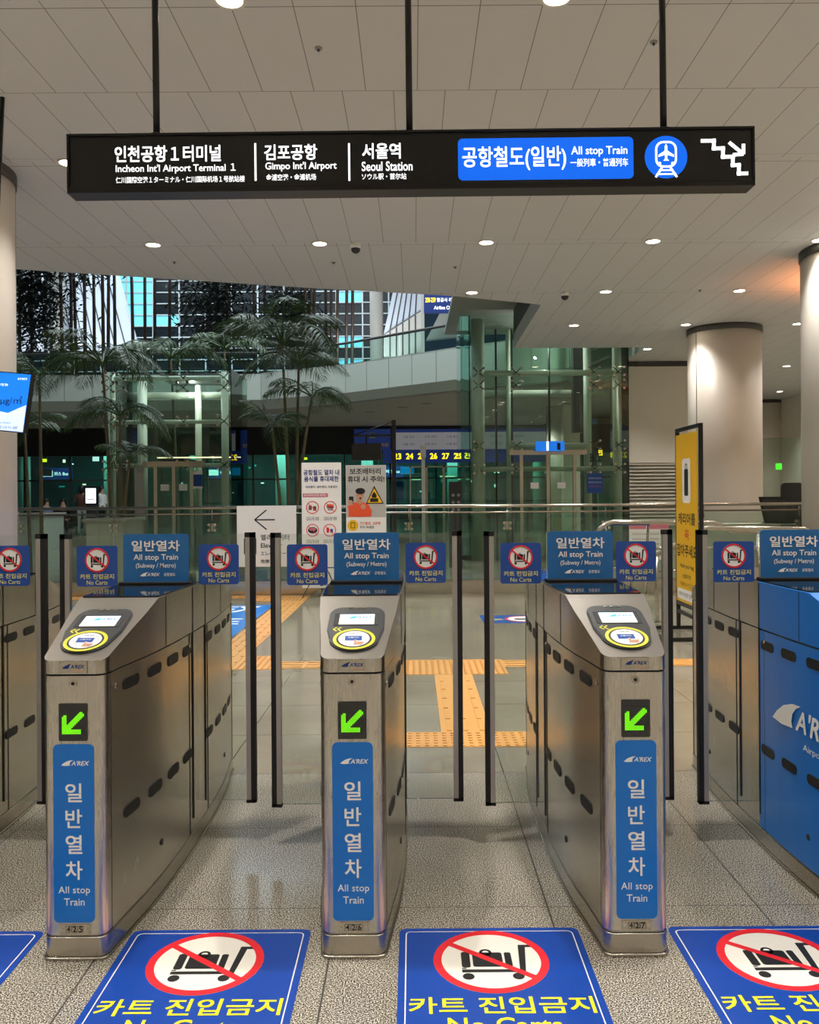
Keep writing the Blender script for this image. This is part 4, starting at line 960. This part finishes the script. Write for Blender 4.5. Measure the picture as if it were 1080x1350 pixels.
# bamboo on the upper level
def bamboo(px, Y, zb, ht, fol, label, grp=None, lean=0):
    q = P(px, 450, Y); t = thing('bamboo', label, 'bamboo', (q.x, Y, zb), 0, grp); rnd = random.Random(int(px * 13))
    b = MB(); b.tube([(0, 0, 0), (lean * .3, 0, ht * .5), (lean, 0, ht)], [.07, .06, .04], 'cane', n=7); b.out('cane', t)
    if fol:
        cz, rx_, rz_, nn = fol; b = MB()
        for i in range(nn):
            u = rnd.gauss(0, .45); v_ = rnd.gauss(0, .45); w_ = rnd.gauss(0, .42)
            p = Vector((u * rx_ + lean * .6, v_ * rx_, cz - zb + w_ * rz_)); l = rnd.uniform(.2, .4); a = rnd.random() * 6.3
            d = Vector((math.cos(a), math.sin(a), rnd.uniform(-1.1, .2))).normalized(); s = d.cross(Vector((rnd.random(), rnd.random(), 1))).normalized() * .045
            b.face([b.v(p), b.v(p + d * l * .5 + s), b.v(p + d * l), b.v(p + d * l * .5 - s)], 'leafd')
        b.out('foliage', t)['kind'] = 'stuff'
for px in list(range(84, 160, 10)) + [176, 190, 204, 224, 300, 336, 352, 400, 408, 414, 430, 438, 446, 458, 466]:
    bamboo(px + random.uniform(-3, 3), 33 + random.uniform(-.6, 1.2), 5.3, random.uniform(8.5, 11), None, 'bare dark bamboo cane standing behind the upper glass parapet', 'bare bamboo canes on the upper level', random.uniform(-.3, .3))
bamboo(42, 33, 5.3, 9, (9.2, 1.5, 2.8, 3600), 'dense dark bamboo clump at far left on the upper level')
bamboo(286, 33, 5.3, 9, (9.0, 1.5, 2.6, 2800), 'dark bamboo clump in the middle of the upper level windows')
bamboo(385, 33.5, 5.3, 9, (8.8, 1.0, 2.0, 1700), 'smaller dark bamboo clump left of the upper grey column')
for px, py in ((26, 362), (112, 358)): bamboo(px, 32.6, 5.3, 8.6, (P(px, py, 32.6).z, 1.2, .6, 260), 'leafy bamboo tip hanging at the top edge, %s' % ('far left' if px < 50 else 'over the white fins'))

# ------------------------------------------------------------------ upper gallery
edge = [(-22, 30), (-5.3, 30), (-2.2, 28.2), (1.44, 25), (4.2, 22.95), (5.7, 22.95)]
zs, zf, zr = 4.67, 5.95, 6.66
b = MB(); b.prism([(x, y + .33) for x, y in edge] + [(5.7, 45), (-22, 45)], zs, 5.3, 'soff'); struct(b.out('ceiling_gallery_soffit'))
b = MB(); struct(b.out('trim_1')) if False else None
b = MB()
for (xa_, ya_), (xb_, yb_) in zip(edge, edge[1:]):
    d = Vector((xb_ - xa_, yb_ - ya_)).normalized(); nn = Vector((d.y, -d.x))
    for za, zb_ in ((zs, 5.0), (5.004, zf)):
        o0, o1 = (-.25, 0) if za == zs else (0, .06)
        vs = [b.v((xa_ + nn.x * (-.3 if za == zs else 0), ya_ + nn.y * (-.3 if za == zs else 0), za)), b.v((xb_ + nn.x * (-.3 if za == zs else 0), yb_ + nn.y * (-.3 if za == zs else 0), za)), b.v((xb_, yb_, zb_ if za == zs else zb_)), b.v((xa_, ya_, zb_))] if za == zs else [b.v((xa_, ya_, za)), b.v((xb_, yb_, za)), b.v((xb_ , yb_, zb_)), b.v((xa_, ya_, zb_))]
        b.face(vs, 'fascia')
    L_ = math.hypot(xb_ - xa_, yb_ - ya_); nseg = int(L_ / .95)
    for k in range(nseg + 1):
        x, y = xa_ + (xb_ - xa_) * k / max(1, nseg), ya_ + (yb_ - ya_) * k / max(1, nseg)
        b.box(-.008, .008, -.006, .002, 5.0, zf, 'grey', Matrix.Translation((x + nn.x * .003, y + nn.y * .003, 0)) @ Matrix.Rotation(math.atan2(d.y, d.x), 4, 'Z'))
b.prism([(x, y) for x, y in edge] + [(x, y + .3) for x, y in edge[::-1]], zf - .04, zf, 'fascia')
struct(b.out('wall_gallery_fascia'))
t = thing('gallery_balustrade', 'dark-topped green glass parapet along the upper gallery', 'railing', (0, 0, 0))
for (xa_, ya_), (xb_, yb_) in zip(edge, edge[1:]):
    L_ = math.hypot(xb_ - xa_, yb_ - ya_); ns = max(1, round(L_ / 2.2))
    for k in range(ns):
        x0_, y0_ = xa_ + (xb_ - xa_) * k / ns, ya_ + (yb_ - ya_) * k / ns; x1_, y1_ = xa_ + (xb_ - xa_) * (k + .985) / ns, ya_ + (yb_ - ya_) * (k + .985) / ns
        b = MB(); b.face([b.v((x0_, y0_ + .15, zf)), b.v((x1_, y1_ + .15, zf)), b.v((x1_, y1_ + .15, zr)), b.v((x0_, y0_ + .15, zr))], 'glt'); b.out('glass_panel', t)
b = MB(); b.tube([(x, y + .15, zr) for x, y in edge], .045, 'ringd', n=8); b.out('handrail', t)
for px, py in ((488, 543), (531, 537), (562, 532)):
    Yq = (zs - HCAM) * F / (CY - py); q = P(px, py, Yq); b = MB(); b.disc(0, 0, .2, -.01, .01, 'ringd', n=20); o = b.out('soffit_fitting', loc=(q.x, q.y, zs + .01))
    tag(o, 'round dark fitting in the curved gallery soffit', 'ceiling fitting', 'fittings in the gallery soffit')
for px, py in ((508, 555), (575, 553), (450, 558), (150, 562), (655, 540), (690, 556), (715, 548), (300, 560), (640, 562), (668, 527), (705, 535), (400, 561), (90, 561), (220, 560)):  # lobby downlights, with extra ones added to brighten the lobby
    Yq = (zs - HCAM) * F / (CY - py); q = P(px, py, Yq); dup(d0, (q.x, min(q.y, 36), zs + .02), label='small lit downlight under the gallery near the station doors', group='downlights under the gallery')
q = P(735, 600, 30); t = thing('column', 'pale column seen through the tall glass lift', 'column', (q.x, 30, 0)); b = MB(); b.cyl(0, 0, 0, 4.68, .38, 'colp', n=28); b.out('cladding', t)
b = MB(); b.box(px2x(743, 29), px2x(765, 29), 29, 29.4, 0, 4.67, 'wall'); struct(b.out('wall_lobby'))
# gallery column, slanted fins
q = P(496.5, 420, 36); t = thing('gallery_column', 'round grey column on the upper gallery by the slanted panels', 'column', (q.x, 36, 5.3)); b = MB(); b.cyl(0, 0, 0, 11, .28, 'colgrey', n=24); b.out('shaft', t)
def slab(name, quad, Y, th_, m, label, cat, lines=0):
    t = thing(name, label, cat, (0, 0, 0)); pts = [(P(px, py, Y).x, P(px, py, Y).z) for px, py in quad]
    XX = Matrix.Translation((0, Y, 0)) @ FACE; b = MB(XX); b.prism(pts, -th_, 0, m); b.out('panel', t)
    if lines:
        b = MB(XX); (ax, az), (bx, bz_), (cx_, cz_), (dx, dz_) = pts
        for i in range(1, lines): s = i / lines; b.bar(ax + (bx - ax) * s, az + (bz_ - az) * s, dx + (cx_ - dx) * s, dz_ + (cz_ - dz_) * s, .05, 0, .02, 'ringd')
        b.out('joint_strip', t)
    return t
slab('slanted_wall', [(60, 335), (146, 335), (181, 462), (84, 462)], 39, .5, 'paleslant', 'large white slanted wall with dark diagonal seams on the upper level', 'wall panel', 7)
slab('slanted_wall', [(18, 335), (54, 335), (54, 462), (18, 462)], 38, .3, 'paleslant', 'narrow white wall strip behind the leftmost bamboo clump', 'wall panel', 0)
slab('slanted_wall', [(66, 335), (82, 335), (80, 462), (70, 462)], 37.5, .4, 'wallg', 'narrow grey pier between two white upper walls', 'wall panel', 0)
slab('slanted_wall', [(518, 385), (556, 380), (556, 408), (506, 440)], 34, .3, 'paleslant', 'ribbed white slanted wall right of the gallery column', 'wall panel', 6)
slab('slanted_wall', [(506, 442), (556, 410), (556, 470), (506, 470)], 33.5, .3, 'colgrey', 'lower grey panelled wall right of the gallery column', 'wall panel', 6)
slab('slanted_wall', [(584, 405), (640, 405), (640, 440), (562, 448)], 33, .3, 'wallg', 'grey sloping soffit panel below the blue gate sign', 'wall panel', 0)
x0, x1, z0, z1 = onplane(555, 385, 560, 470, 29); b = MB(); b.box(x0, x1, 29, 29.2, 5.3, z1, 'wall'); tag(b.out('sign_post'), 'slim white post carrying the blue gate sign on the gallery', 'post')
x0, x1, z0, z1 = onplane(559, 388, 613, 412, 28.8)
b = MB(Matrix.Translation(((x0+x1)/2, 28.8, (z0+z1)/2)) @ FACE); w_, h_ = x1 - x0, z1 - z0; b.box(-w_/2, w_/2, -h_/2, h_/2, -.15, 0, 'boardblue')
b.text('230-239', -w_ * .34, .12, 1, .001, 'ledy', height=.15, width=.34, bold=.03); b.text('항공사 라운지', .12, .12, 1, .001, 'lit', height=.14, width=.75, bold=.02); b.text('Airline Offices', .05, -.14, 1, .001, 'lit', height=.12, width=.8, bold=.02)
tag(b.out('gate_sign_board'), 'blue lit sign reading 230-239 on the upper gallery', 'sign')
# curtain wall of the upper level
YW = 44.0; t = thing('curtain_wall', 'large white-gridded glass curtain wall of the upper level', 'curtain wall', (0, YW, 0))
pitch, vp = 34.5 / F * YW, 14.8 / F * YW
xs0 = P(202, 400, YW).x - 9 * pitch; nx = 19; z00 = P(300, 444.5, YW).z - 4 * vp; nz = 14
b = MB()
for i in range(nx + 1): b.box(xs0 + i * pitch - .035, xs0 + i * pitch + .035, -.06, 0, z00, z00 + nz * vp, 'mull')
for j in range(nz + 1): b.box(xs0, xs0 + nx * pitch, -.07, -.01, z00 + j * vp - .028, z00 + j * vp + .028, 'mull')
b.out('mullion_grid', t)
for i in range(nx):
    b = MB()
    for j in range(nz):
        xa_, xb_, za_, zb_ = xs0 + i * pitch, xs0 + (i + 1) * pitch, z00 + j * vp, z00 + (j + 1) * vp
        px_ = CX + (xa_ + xb_)/2 / YW * F; py_ = CY - ((za_ + zb_)/2 - HCAM) / YW * F
        hsh = random.Random(i * 31 + j).random()
        lit_ = (150 < px_ < 215 and 355 < py_ < 428 and hsh < .75) or (215 <= px_ < 255 and 355 < py_ < 428 and hsh < .3) or (462 < px_ < 475 and hsh < .4)
        b.box(xa_, xb_, 0, .04, za_, zb_, 'cyan' if lit_ else 'darkwin')
    b.out('pane_column', t)
b = MB(); b.box(5.7, 6.0, 24, 45, 5.3, 17, 'wallg'); b.box(-22.3, -22, 12, 45, 0, 17, 'wallg'); struct(b.out('wall_atrium_side'))

# ------------------------------------------------------------------ ground level facade under the gallery
YF = 37.5
b = MB(); b.box(-22, 14, YF, YF + .2, 3.45, 4.7, 'dark'); struct(b.out('wall_fascia_black'))
t = thing('shop_front', 'teal glazed station front with dark mullions under the gallery', 'glazed front', (0, YF, 0))
x = -21.0; k_ = 0
while x < 12.5:
    b = MB(); b.box(x + .04, x + 1.96, .05, .07, .0, 3.45, 'glt'); b.out('glass_panel', t)
    b = MB(); b.box(x - .04, x + .04, 0, .12, 0, 3.45, 'dark'); b.out('mullion', t)
    x += 2.0
b = MB(); b.box(-21, 14, .0, .12, 2.35, 2.42, 'dark'); b.out('transom', t)
for px0, px1 in ((540, 562), (562, 585), (585, 605)):
    xa_, xb_ = px2x(px0, YF - .3), px2x(px1, YF - .3); b = MB(); b.box(xa_, xa_ + .06, -.3, -.24, 0, 2.9, 'rail'); b.box(xb_ - .06, xb_, -.3, -.24, 0, 2.9, 'rail'); b.box(xa_, xb_, -.3, -.24, 2.84, 2.9, 'rail'); b.box(xa_, xb_, -.28, -.26, .05, 2.84, 'glt'); b.out('sliding_door', t)
for k in range(8):
    xk = -19.5 + k * 4.3
    b = MB(); b.cyl(0, 0, 0, 4.5, .3, 'planter', n=20); tag(b.out('hall_pillar', loc=(xk, 43, 0)), 'round pillar beyond the station glass', 'pillar', 'pillars beyond the station glass')
    b = MB(); b.box(-1.1, 1.1, -.05, .05, -.08, 0, 'warm'); tag(b.out('tube_light', loc=(xk + 1.9, 40.5 + (k % 3) * 1.6, 4.5)), 'tube light on the ceiling beyond the station glass', 'ceiling light', 'tube lights beyond the station glass')
    t = thing('waiting_bench', 'dark waiting bench beyond the station glass', 'bench', (xk + 2.2, 41.5, 0), 0, 'benches beyond the station glass')
    b = MB(); b.box(-1, 1, -.25, .25, .4, .46, 'charcoal'); b.box(-1, 1, .2, .27, .46, .95, 'charcoal'); b.out('seat', t)
    for s_ in (-.8, .8): b = MB(); b.box(s_ - .04, s_ + .04, -.2, .2, 0, .4, 'rail'); b.out('leg', t)
    if k % 2 == 0: b = MB(); b.box(-.8, .8, 0, .1, 2.6, 3.2, 'boardblue'); b.box(-.7, -.2, -.01, 0, 2.75, 3.05, 'lit'); b.box(-.5, -.46, .03, .07, 3.2, 4.5, "rail"); b.box(.46, .5, .03, .07, 3.2, 4.5, "rail"); b.text('버스 Bus', .25, 2.9, 1, .012, 'lit', FACE, height=.2, width=.7, bold=.02); tag(b.out('hall_sign', loc=(xk + 1, 44.5, 0)), 'blue bus sign deep beyond the station glass', 'sign', 'bus signs beyond the station glass')
b = MB(); b.box(-22, 14, 46, 46.2, 0, 4.7, 'tealw'); struct(b.out('wall_far'))
b = MB(); b.box(-22, 14, 38, 46.2, 4.5, 4.7, 'tealw'); struct(b.out('ceiling_far')); b = MB(); b.box(-20, 16, 40, 46.2, -.1, 0, 'tile'); struct(b.out('floor_far'))
rn = random.Random(5)
def glow(px0, px1, py0, py1, Y, m, name, label, cat, grp=None):
    a, c, d, e = onplane(px0, py1, px1, py0, Y); b = MB(); b.box(0, c - a, 0, .06, 0, e - d, m)
    return tag(b.out(name, loc=(a, Y, d)), label, cat, grp)
for i in range(34):
    px = rn.uniform(24, 355) if i < 20 else rn.uniform(515, 655); py = rn.uniform(603, 640) if i % 3 else rn.uniform(640, 655); ww = rn.choice((2, 3, 4, 7)); 
    glow(px, px + ww, py, py + rn.choice((1.5, 2, 4)), 40 + rn.uniform(0, 5), rn.choice(('teal', 'lit', 'teal', 'warm')), 'light_panel', 'small lit panel glowing beyond the teal station glass', 'light panel', 'small lights beyond the station glass')
for px0, px1, py0, py1, m, lab in ((106, 118, 600, 612, 'tealw', ''), (528, 546, 615, 625, 'lcd_cyan', 'bright cyan lit screen beyond the station doors'), (122, 130, 602, 608, 'lit', 'white lit panel above the standing travellers'), (543, 555, 630.5, 633, 'warm', 'short white tube light beyond the doors'), (580, 600, 627, 629.5, 'warm', 'long white tube light beyond the doors'),
                                   (56, 61, 605, 609, 'ledy', 'small yellow lit sign behind the far-left palm'), (399, 405, 603, 606, 'ledy', 'small yellow lit sign left of the white notice'), (508, 514, 598, 604, 'teal', 'small green exit sign left of the number board'),
                                   (46, 68, 618, 628, 'pink', 'pale pink wall screen behind the far-left palm'), (523, 532, 634, 660, 'sblue', 'tall blue poster right of the battery banner')):
    if lab: glow(px0, px1, py0, py1, 39, m, 'lit_sign', lab, 'lit sign')
# boards above the doors
x0, x1, z0, z1 = onplane(522, 566, 720, 592, YF - .3); w_, h_ = x1 - x0, z1 - z0
b = MB(Matrix.Translation(((x0+x1)/2, YF - .3, (z0+z1)/2)) @ FACE); b.box(-w_/2, w_/2, -h_/2, h_/2, -.1, 0, 'boardw'); b.box(-w_/2, w_/2, h_/2 - .14, h_/2, 0, .002, 'boardblue')
for i in range(6):
    for j in range(2): b.text(('서울 강남', '인천 부천', '수원 용인', '26', '경기 안양', '대전')[i], -w_/2 + .55 + i * .95, .12 - j * .32, 1, .001, 'navy', height=.1, width=.16 if i == 3 else .5)
tag(b.out('timetable_board'), 'long pale bus timetable board above the station doors', 'information board')
x0, x1, z0, z1 = onplane(467, 566, 515, 594, YF - .3); w_, h_ = x1 - x0, z1 - z0
b = MB(Matrix.Translation(((x0+x1)/2, YF - .32, (z0+z1)/2)) @ FACE); b.box(-w_/2, w_/2, -h_/2, h_/2, -.1, 0, 'boardblue'); b.rrect(0, .2, .3, .26, .05, 0, .002, 'grey'); b.rrect(0, .22, .2, .12, .02, .002, .004, 'boardblue'); b.text('공항행 버스 승차장', 0, -.22, 1, .001, 'banner', height=.17, width=1.4, bold=.02)
tag(b.out('bus_stop_sign'), 'navy sign with a bus symbol at the left end of the timetable board', 'sign')
x0, x1, z0, z1 = onplane(505, 593, 720, 609, YF - .3); w_, h_ = x1 - x0, z1 - z0
b = MB(Matrix.Translation(((x0+x1)/2, YF - .3, (z0+z1)/2)) @ FACE); b.box(-w_/2, w_/2, -h_/2, h_/2, -.1, 0, 'boardblue')
for k, s in enumerate(('23', '24', '25', '26', '27', '28', '4 1')): b.text(s, (525 + 15.7 * k - 612.5) / F * YF, 0, 1, .002, 'ledy', height=.24, width=.3, bold=.03)
tag(b.out('gate_number_board'), 'navy strip of yellow gate numbers 23 to 28 above the doors', 'sign')
# right-hand distance: dark windows past the column
b = MB(); b.box(14.5, 22, 39.8, 40, 0, 6, 'darkwin'); struct(b.out('window_1'))
b = MB(); b.box(8.6, 14.0, 39.9, 40.1, 0, ZC, 'wall'); struct(b.out('wall_end'))
glow(1024, 1031, 611, 619, 28.94, 'wink', 'exit_sign', 'small green lit exit sign seen past the free-standing column', 'exit sign')
x0, x1, z0, z1 = onplane(1005, 577, 1036, 655, 29); b = MB(); b.box(x0, x1 + 1, 29, 29.02, 0, z1, 'glg'); tag(b.out('glass_screen'), 'tall pale glass screen in the gap right of the cream column', 'glass screen')

# hanging air-quality screen at left
t = thing('hanging_screen', 'blue air quality screen hanging at the left edge', 'display', (0, 0, 0)); Yt = 7.6
q = P(-6, 530, Yt); t.location = q; t.rotation_euler = (0, math.radians(3), 0)
XX = Matrix.Rotation(math.radians(-12), 4, 'Z') @ FACE
S = Yt / F; b = MB(XX); 
quad = [(p[0] * S, p[1] * S) for p in ((-60, 44), (52.5, 38), (44.5, -40), (-60, -34))]
b.prism(quad, -.05, 0, 'black'); b.out('case', t)
b = MB(XX); b.prism([(a * .985 - .004, c * .97) for a, c in quad], 0, .002, 'screenblue')
b.prism([(-60*S, -10*S), (-20*S, -8*S), (20*S, -14*S), (34*S, -8*S), (46.5*S, -3*S), (43*S, -38.5*S), (-60*S, -33*S)], .002, .003, 'lcd')
b.text('µg/㎥', 24 * S, 2 * S, 1, .004, 'ink', height=13 * S, width=32 * S); b.text('초미세먼지', 39 * S, 31 * S, 1, .003, 'lit', height=3 * S, width=14 * S); b.text('현재 공기질 정보', 8 * S, 23 * S, 1, .003, 'lit', height=3.5 * S, width=20 * S); b.text('금요일 오후 7시 20분', 18 * S, -33 * S, 1, .004, 'navy', height=4 * S, width=34 * S); b.text('Incheon Airport', 12 * S, -27 * S, 1, .004, 'navy', height=3 * S, width=26 * S)
b.out('screen', t)
b = MB(); b.tube([(-.1, .08, .25), (-.1, .08, ZC - q.z)], .02, 'sign_black', n=10); b.out('hanger_rod', t)

# ------------------------------------------------------------------ people and check-in kiosk beyond the balustrade
def person(px, Y, zfloor, pose, top, bottom, label, face=0):
    q = P(px, 650, Y); bm = bmesh.new(); rad = []
    def v(*p): rad.append(None); return bm.verts.new(p)
    sit = pose == 'sit'; k = -.43 if sit else 0
    J = {}
    def add(nm, p, r): J[nm] = (bm.verts.new(p), r)
    add('pel', (0, 0, .95 + k), .13); add('chest', (0, .01, 1.25 + k), .14); add('neck', (0, .0, 1.42 + k), .06); add('head', (0, -.01, 1.53 + k), .085); add('top', (0, -.01, 1.62 + k), .07)
    for s, n_ in ((-1, 'l'), (1, 'r')):
        add('sh' + n_, (s * .18, 0, 1.36 + k), .055); add('el' + n_, (s * .23, .02, 1.1 + k), .042); add('wr' + n_, (s * .2, -.18, .98 + k), .03); add('ha' + n_, (s * .18, -.25, .97 + k), .035)
        add('hp' + n_, (s * .09, 0, .9 + k), .09)
        if sit: add('kn' + n_, (s * .11, -.42, .5), .065); add('an' + n_, (s * .11, -.44, .08), .045); add('ft' + n_, (s * .11, -.58, .04), .04)
        else: add('kn' + n_, (s * .1, -.02, .5), .06); add('an' + n_, (s * .1, .02, .08), .04); add('ft' + n_, (s * .1, -.14, .04), .04)
    E = [('pel', 'chest'), ('chest', 'neck'), ('neck', 'head'), ('head', 'top')]
    for n_ in 'lr': E += [('chest', 'sh' + n_), ('sh' + n_, 'el' + n_), ('el' + n_, 'wr' + n_), ('wr' + n_, 'ha' + n_), ('pel', 'hp' + n_), ('hp' + n_, 'kn' + n_), ('kn' + n_, 'an' + n_), ('an' + n_, 'ft' + n_)]
    for a, c in E: bm.edges.new((J[a][0], J[c][0]))
    bm.verts.index_update(); me = bpy.data.meshes.new('person'); bm.to_mesh(me); order = [(J[n_][0].index, J[n_][1]) for n_ in J]; bm.free()
    o = bpy.data.objects.new('person', me); C.objects.link(o)
    sk = o.modifiers.new('skin', 'SKIN'); 
    if not me.skin_vertices: me.attributes  
    lay = me.skin_vertices[0] if me.skin_vertices else None
    if lay:
        for i, r in order: lay.data[i].radius = (r, r)
        lay.data[0].use_root = True
    o.modifiers.new('sub', 'SUBSURF').levels = 1
    bpy.context.view_layer.update(); dg = bpy.context.evaluated_depsgraph_get(); m2 = bpy.data.meshes.new_from_object(o.evaluated_get(dg)); o.modifiers.clear(); o.data = m2
    for m_ in ('skin', top, bottom): m2.materials.append(M[m_])
    for p in m2.polygons:
        z = p.center.z - k; hand = abs(p.center.y) > .2 and abs(z - .98) < .06 and not (sit and p.center.z < .52 and p.center.z > .6)
        p.material_index = 0 if (z > 1.4 or (p.center.y < -.19 and .93 < z < 1.03)) else (1 if z > .93 else 2); p.use_smooth = True
    o.location = (q.x, Y, zfloor); o.rotation_euler = (0, 0, face)
    tag(o, label, 'person')
    h = MB(); h.tube([(0, .03, 1.40 + k), (0, .035, 1.5 + k), (0, .02, 1.6 + k), (0, 0, 1.67 + k), (0, -.01, 1.69 + k)], [.06, .1, .1, .07, .02], 'hair', n=14); h.out('hair', o)
    return o
person(108, 29, .35, 'stand', 'brown', 'offwhite', 'person standing with back turned in a brown top and pale trousers', PI)
person(134, 29.6, .35, 'stand', 'offwhite', 'ink', 'person in a pale top standing right of the check-in kiosk', 1.2)
person(61, 29, .35, 'sit', 'lcd_ink', 'navy', 'seated person in a light blue top behind the planter', 1.0)
person(83, 29.4, .35, 'sit', 'ink', 'ink', 'seated person in black with head bowed behind the balustrade', .4)
for px, lab in ((61, 'dark bench seat under the person in light blue'), (83, 'dark bench seat under the person in black')):
    q = P(px, 650, 29.1); b = MB(); b.box(-.45, .45, -.1, .35, .3, .42, 'charcoal'); b.box(-.45, .45, .3, .36, .42, .85, 'charcoal'); b.box(-.4, -.34, 0, .3, 0, .3, 'rail'); b.box(.34, .4, 0, .3, 0, .3, 'rail'); tag(b.out('bench_seat', loc=(q.x, 29.25, .35)), lab, 'seat')
t = thing('check_in_kiosk', 'self check-in kiosk with a bright white screen between two people', 'kiosk', (P(120.5, 650, 28.6).x, 28.6, .35))
b = MB(); b.rrect(0, 1.34, .46, .6, .03, -.05, .05, 'black', FACE); b.out('head_unit', t); b = MB(); b.box(-.17, .17, -.06, -.052, 1.08, 1.58, 'lit'); b.box(-.12, .12, -.063, -.06, 1.2, 1.22, 'sblue'); b.out('screen', t)
b = MB(); b.box(-.16, .16, -.05, .25, 0, 1.06, 'charcoal'); b.out('pedestal', t)
glow(143, 147, 628, 668, 28, 'screenblue', 'light_column', 'narrow vertical blue lit display behind the tall planter palm', 'display')

# ------------------------------------------------------------------ added fill lights for the atrium and beyond
def area(name, loc_, size, energy, col, rot=(0, 0, 0)):
    l = bpy.data.lights.new(name, 'AREA'); l.shape = 'RECTANGLE'; l.size, l.size_y = size; l.energy = energy; l.color = col
    o = bpy.data.objects.new(name, l); C.objects.link(o); o.location = loc_; o.rotation_euler = rot; return o
area('atrium_fill', (-8, 36, 16.5), (16, 8), 2600, (.75, .9, 1))  # added overhead fill, no fitting modelled
area('atrium_fill', (-3, 22.5, 15), (9, 6), 1300, (.85, .95, 1))  # added fill to brighten the gallery fascia
area('facade_fill', (-6, 42, 4.4), (24, 3), 800, (.35, .95, .9))  # added teal fill for the glow beyond the station glass
for x, y, z, e in ((-15, 35, 6.5, 260), (-2, 31, 6.3, 160)):  # spots added to brighten the slanted upper panels
    l = bpy.data.lights.new('panel_fill', 'SPOT'); l.energy = e * 3; l.color = (.85, .92, 1); l.spot_size = math.radians(110); l.shadow_soft_size = .3
    o = bpy.data.objects.new('panel_fill', l); C.objects.link(o); o.location = (x, y, z); o.rotation_euler = (math.radians(150), 0, 0)

for x, y, z, e in ((3.4, 22.0, 5.4, 40), (-5.4, 21.0, 4.3, 30)):  # point lights added inside the shafts to brighten the tubes
    l = bpy.data.lights.new('lift_fill', 'POINT'); l.energy = e; l.color = (.95, 1, .92); l.shadow_soft_size = .03
    o = bpy.data.objects.new('lift_fill', l); C.objects.link(o); o.location = (x, y, z)
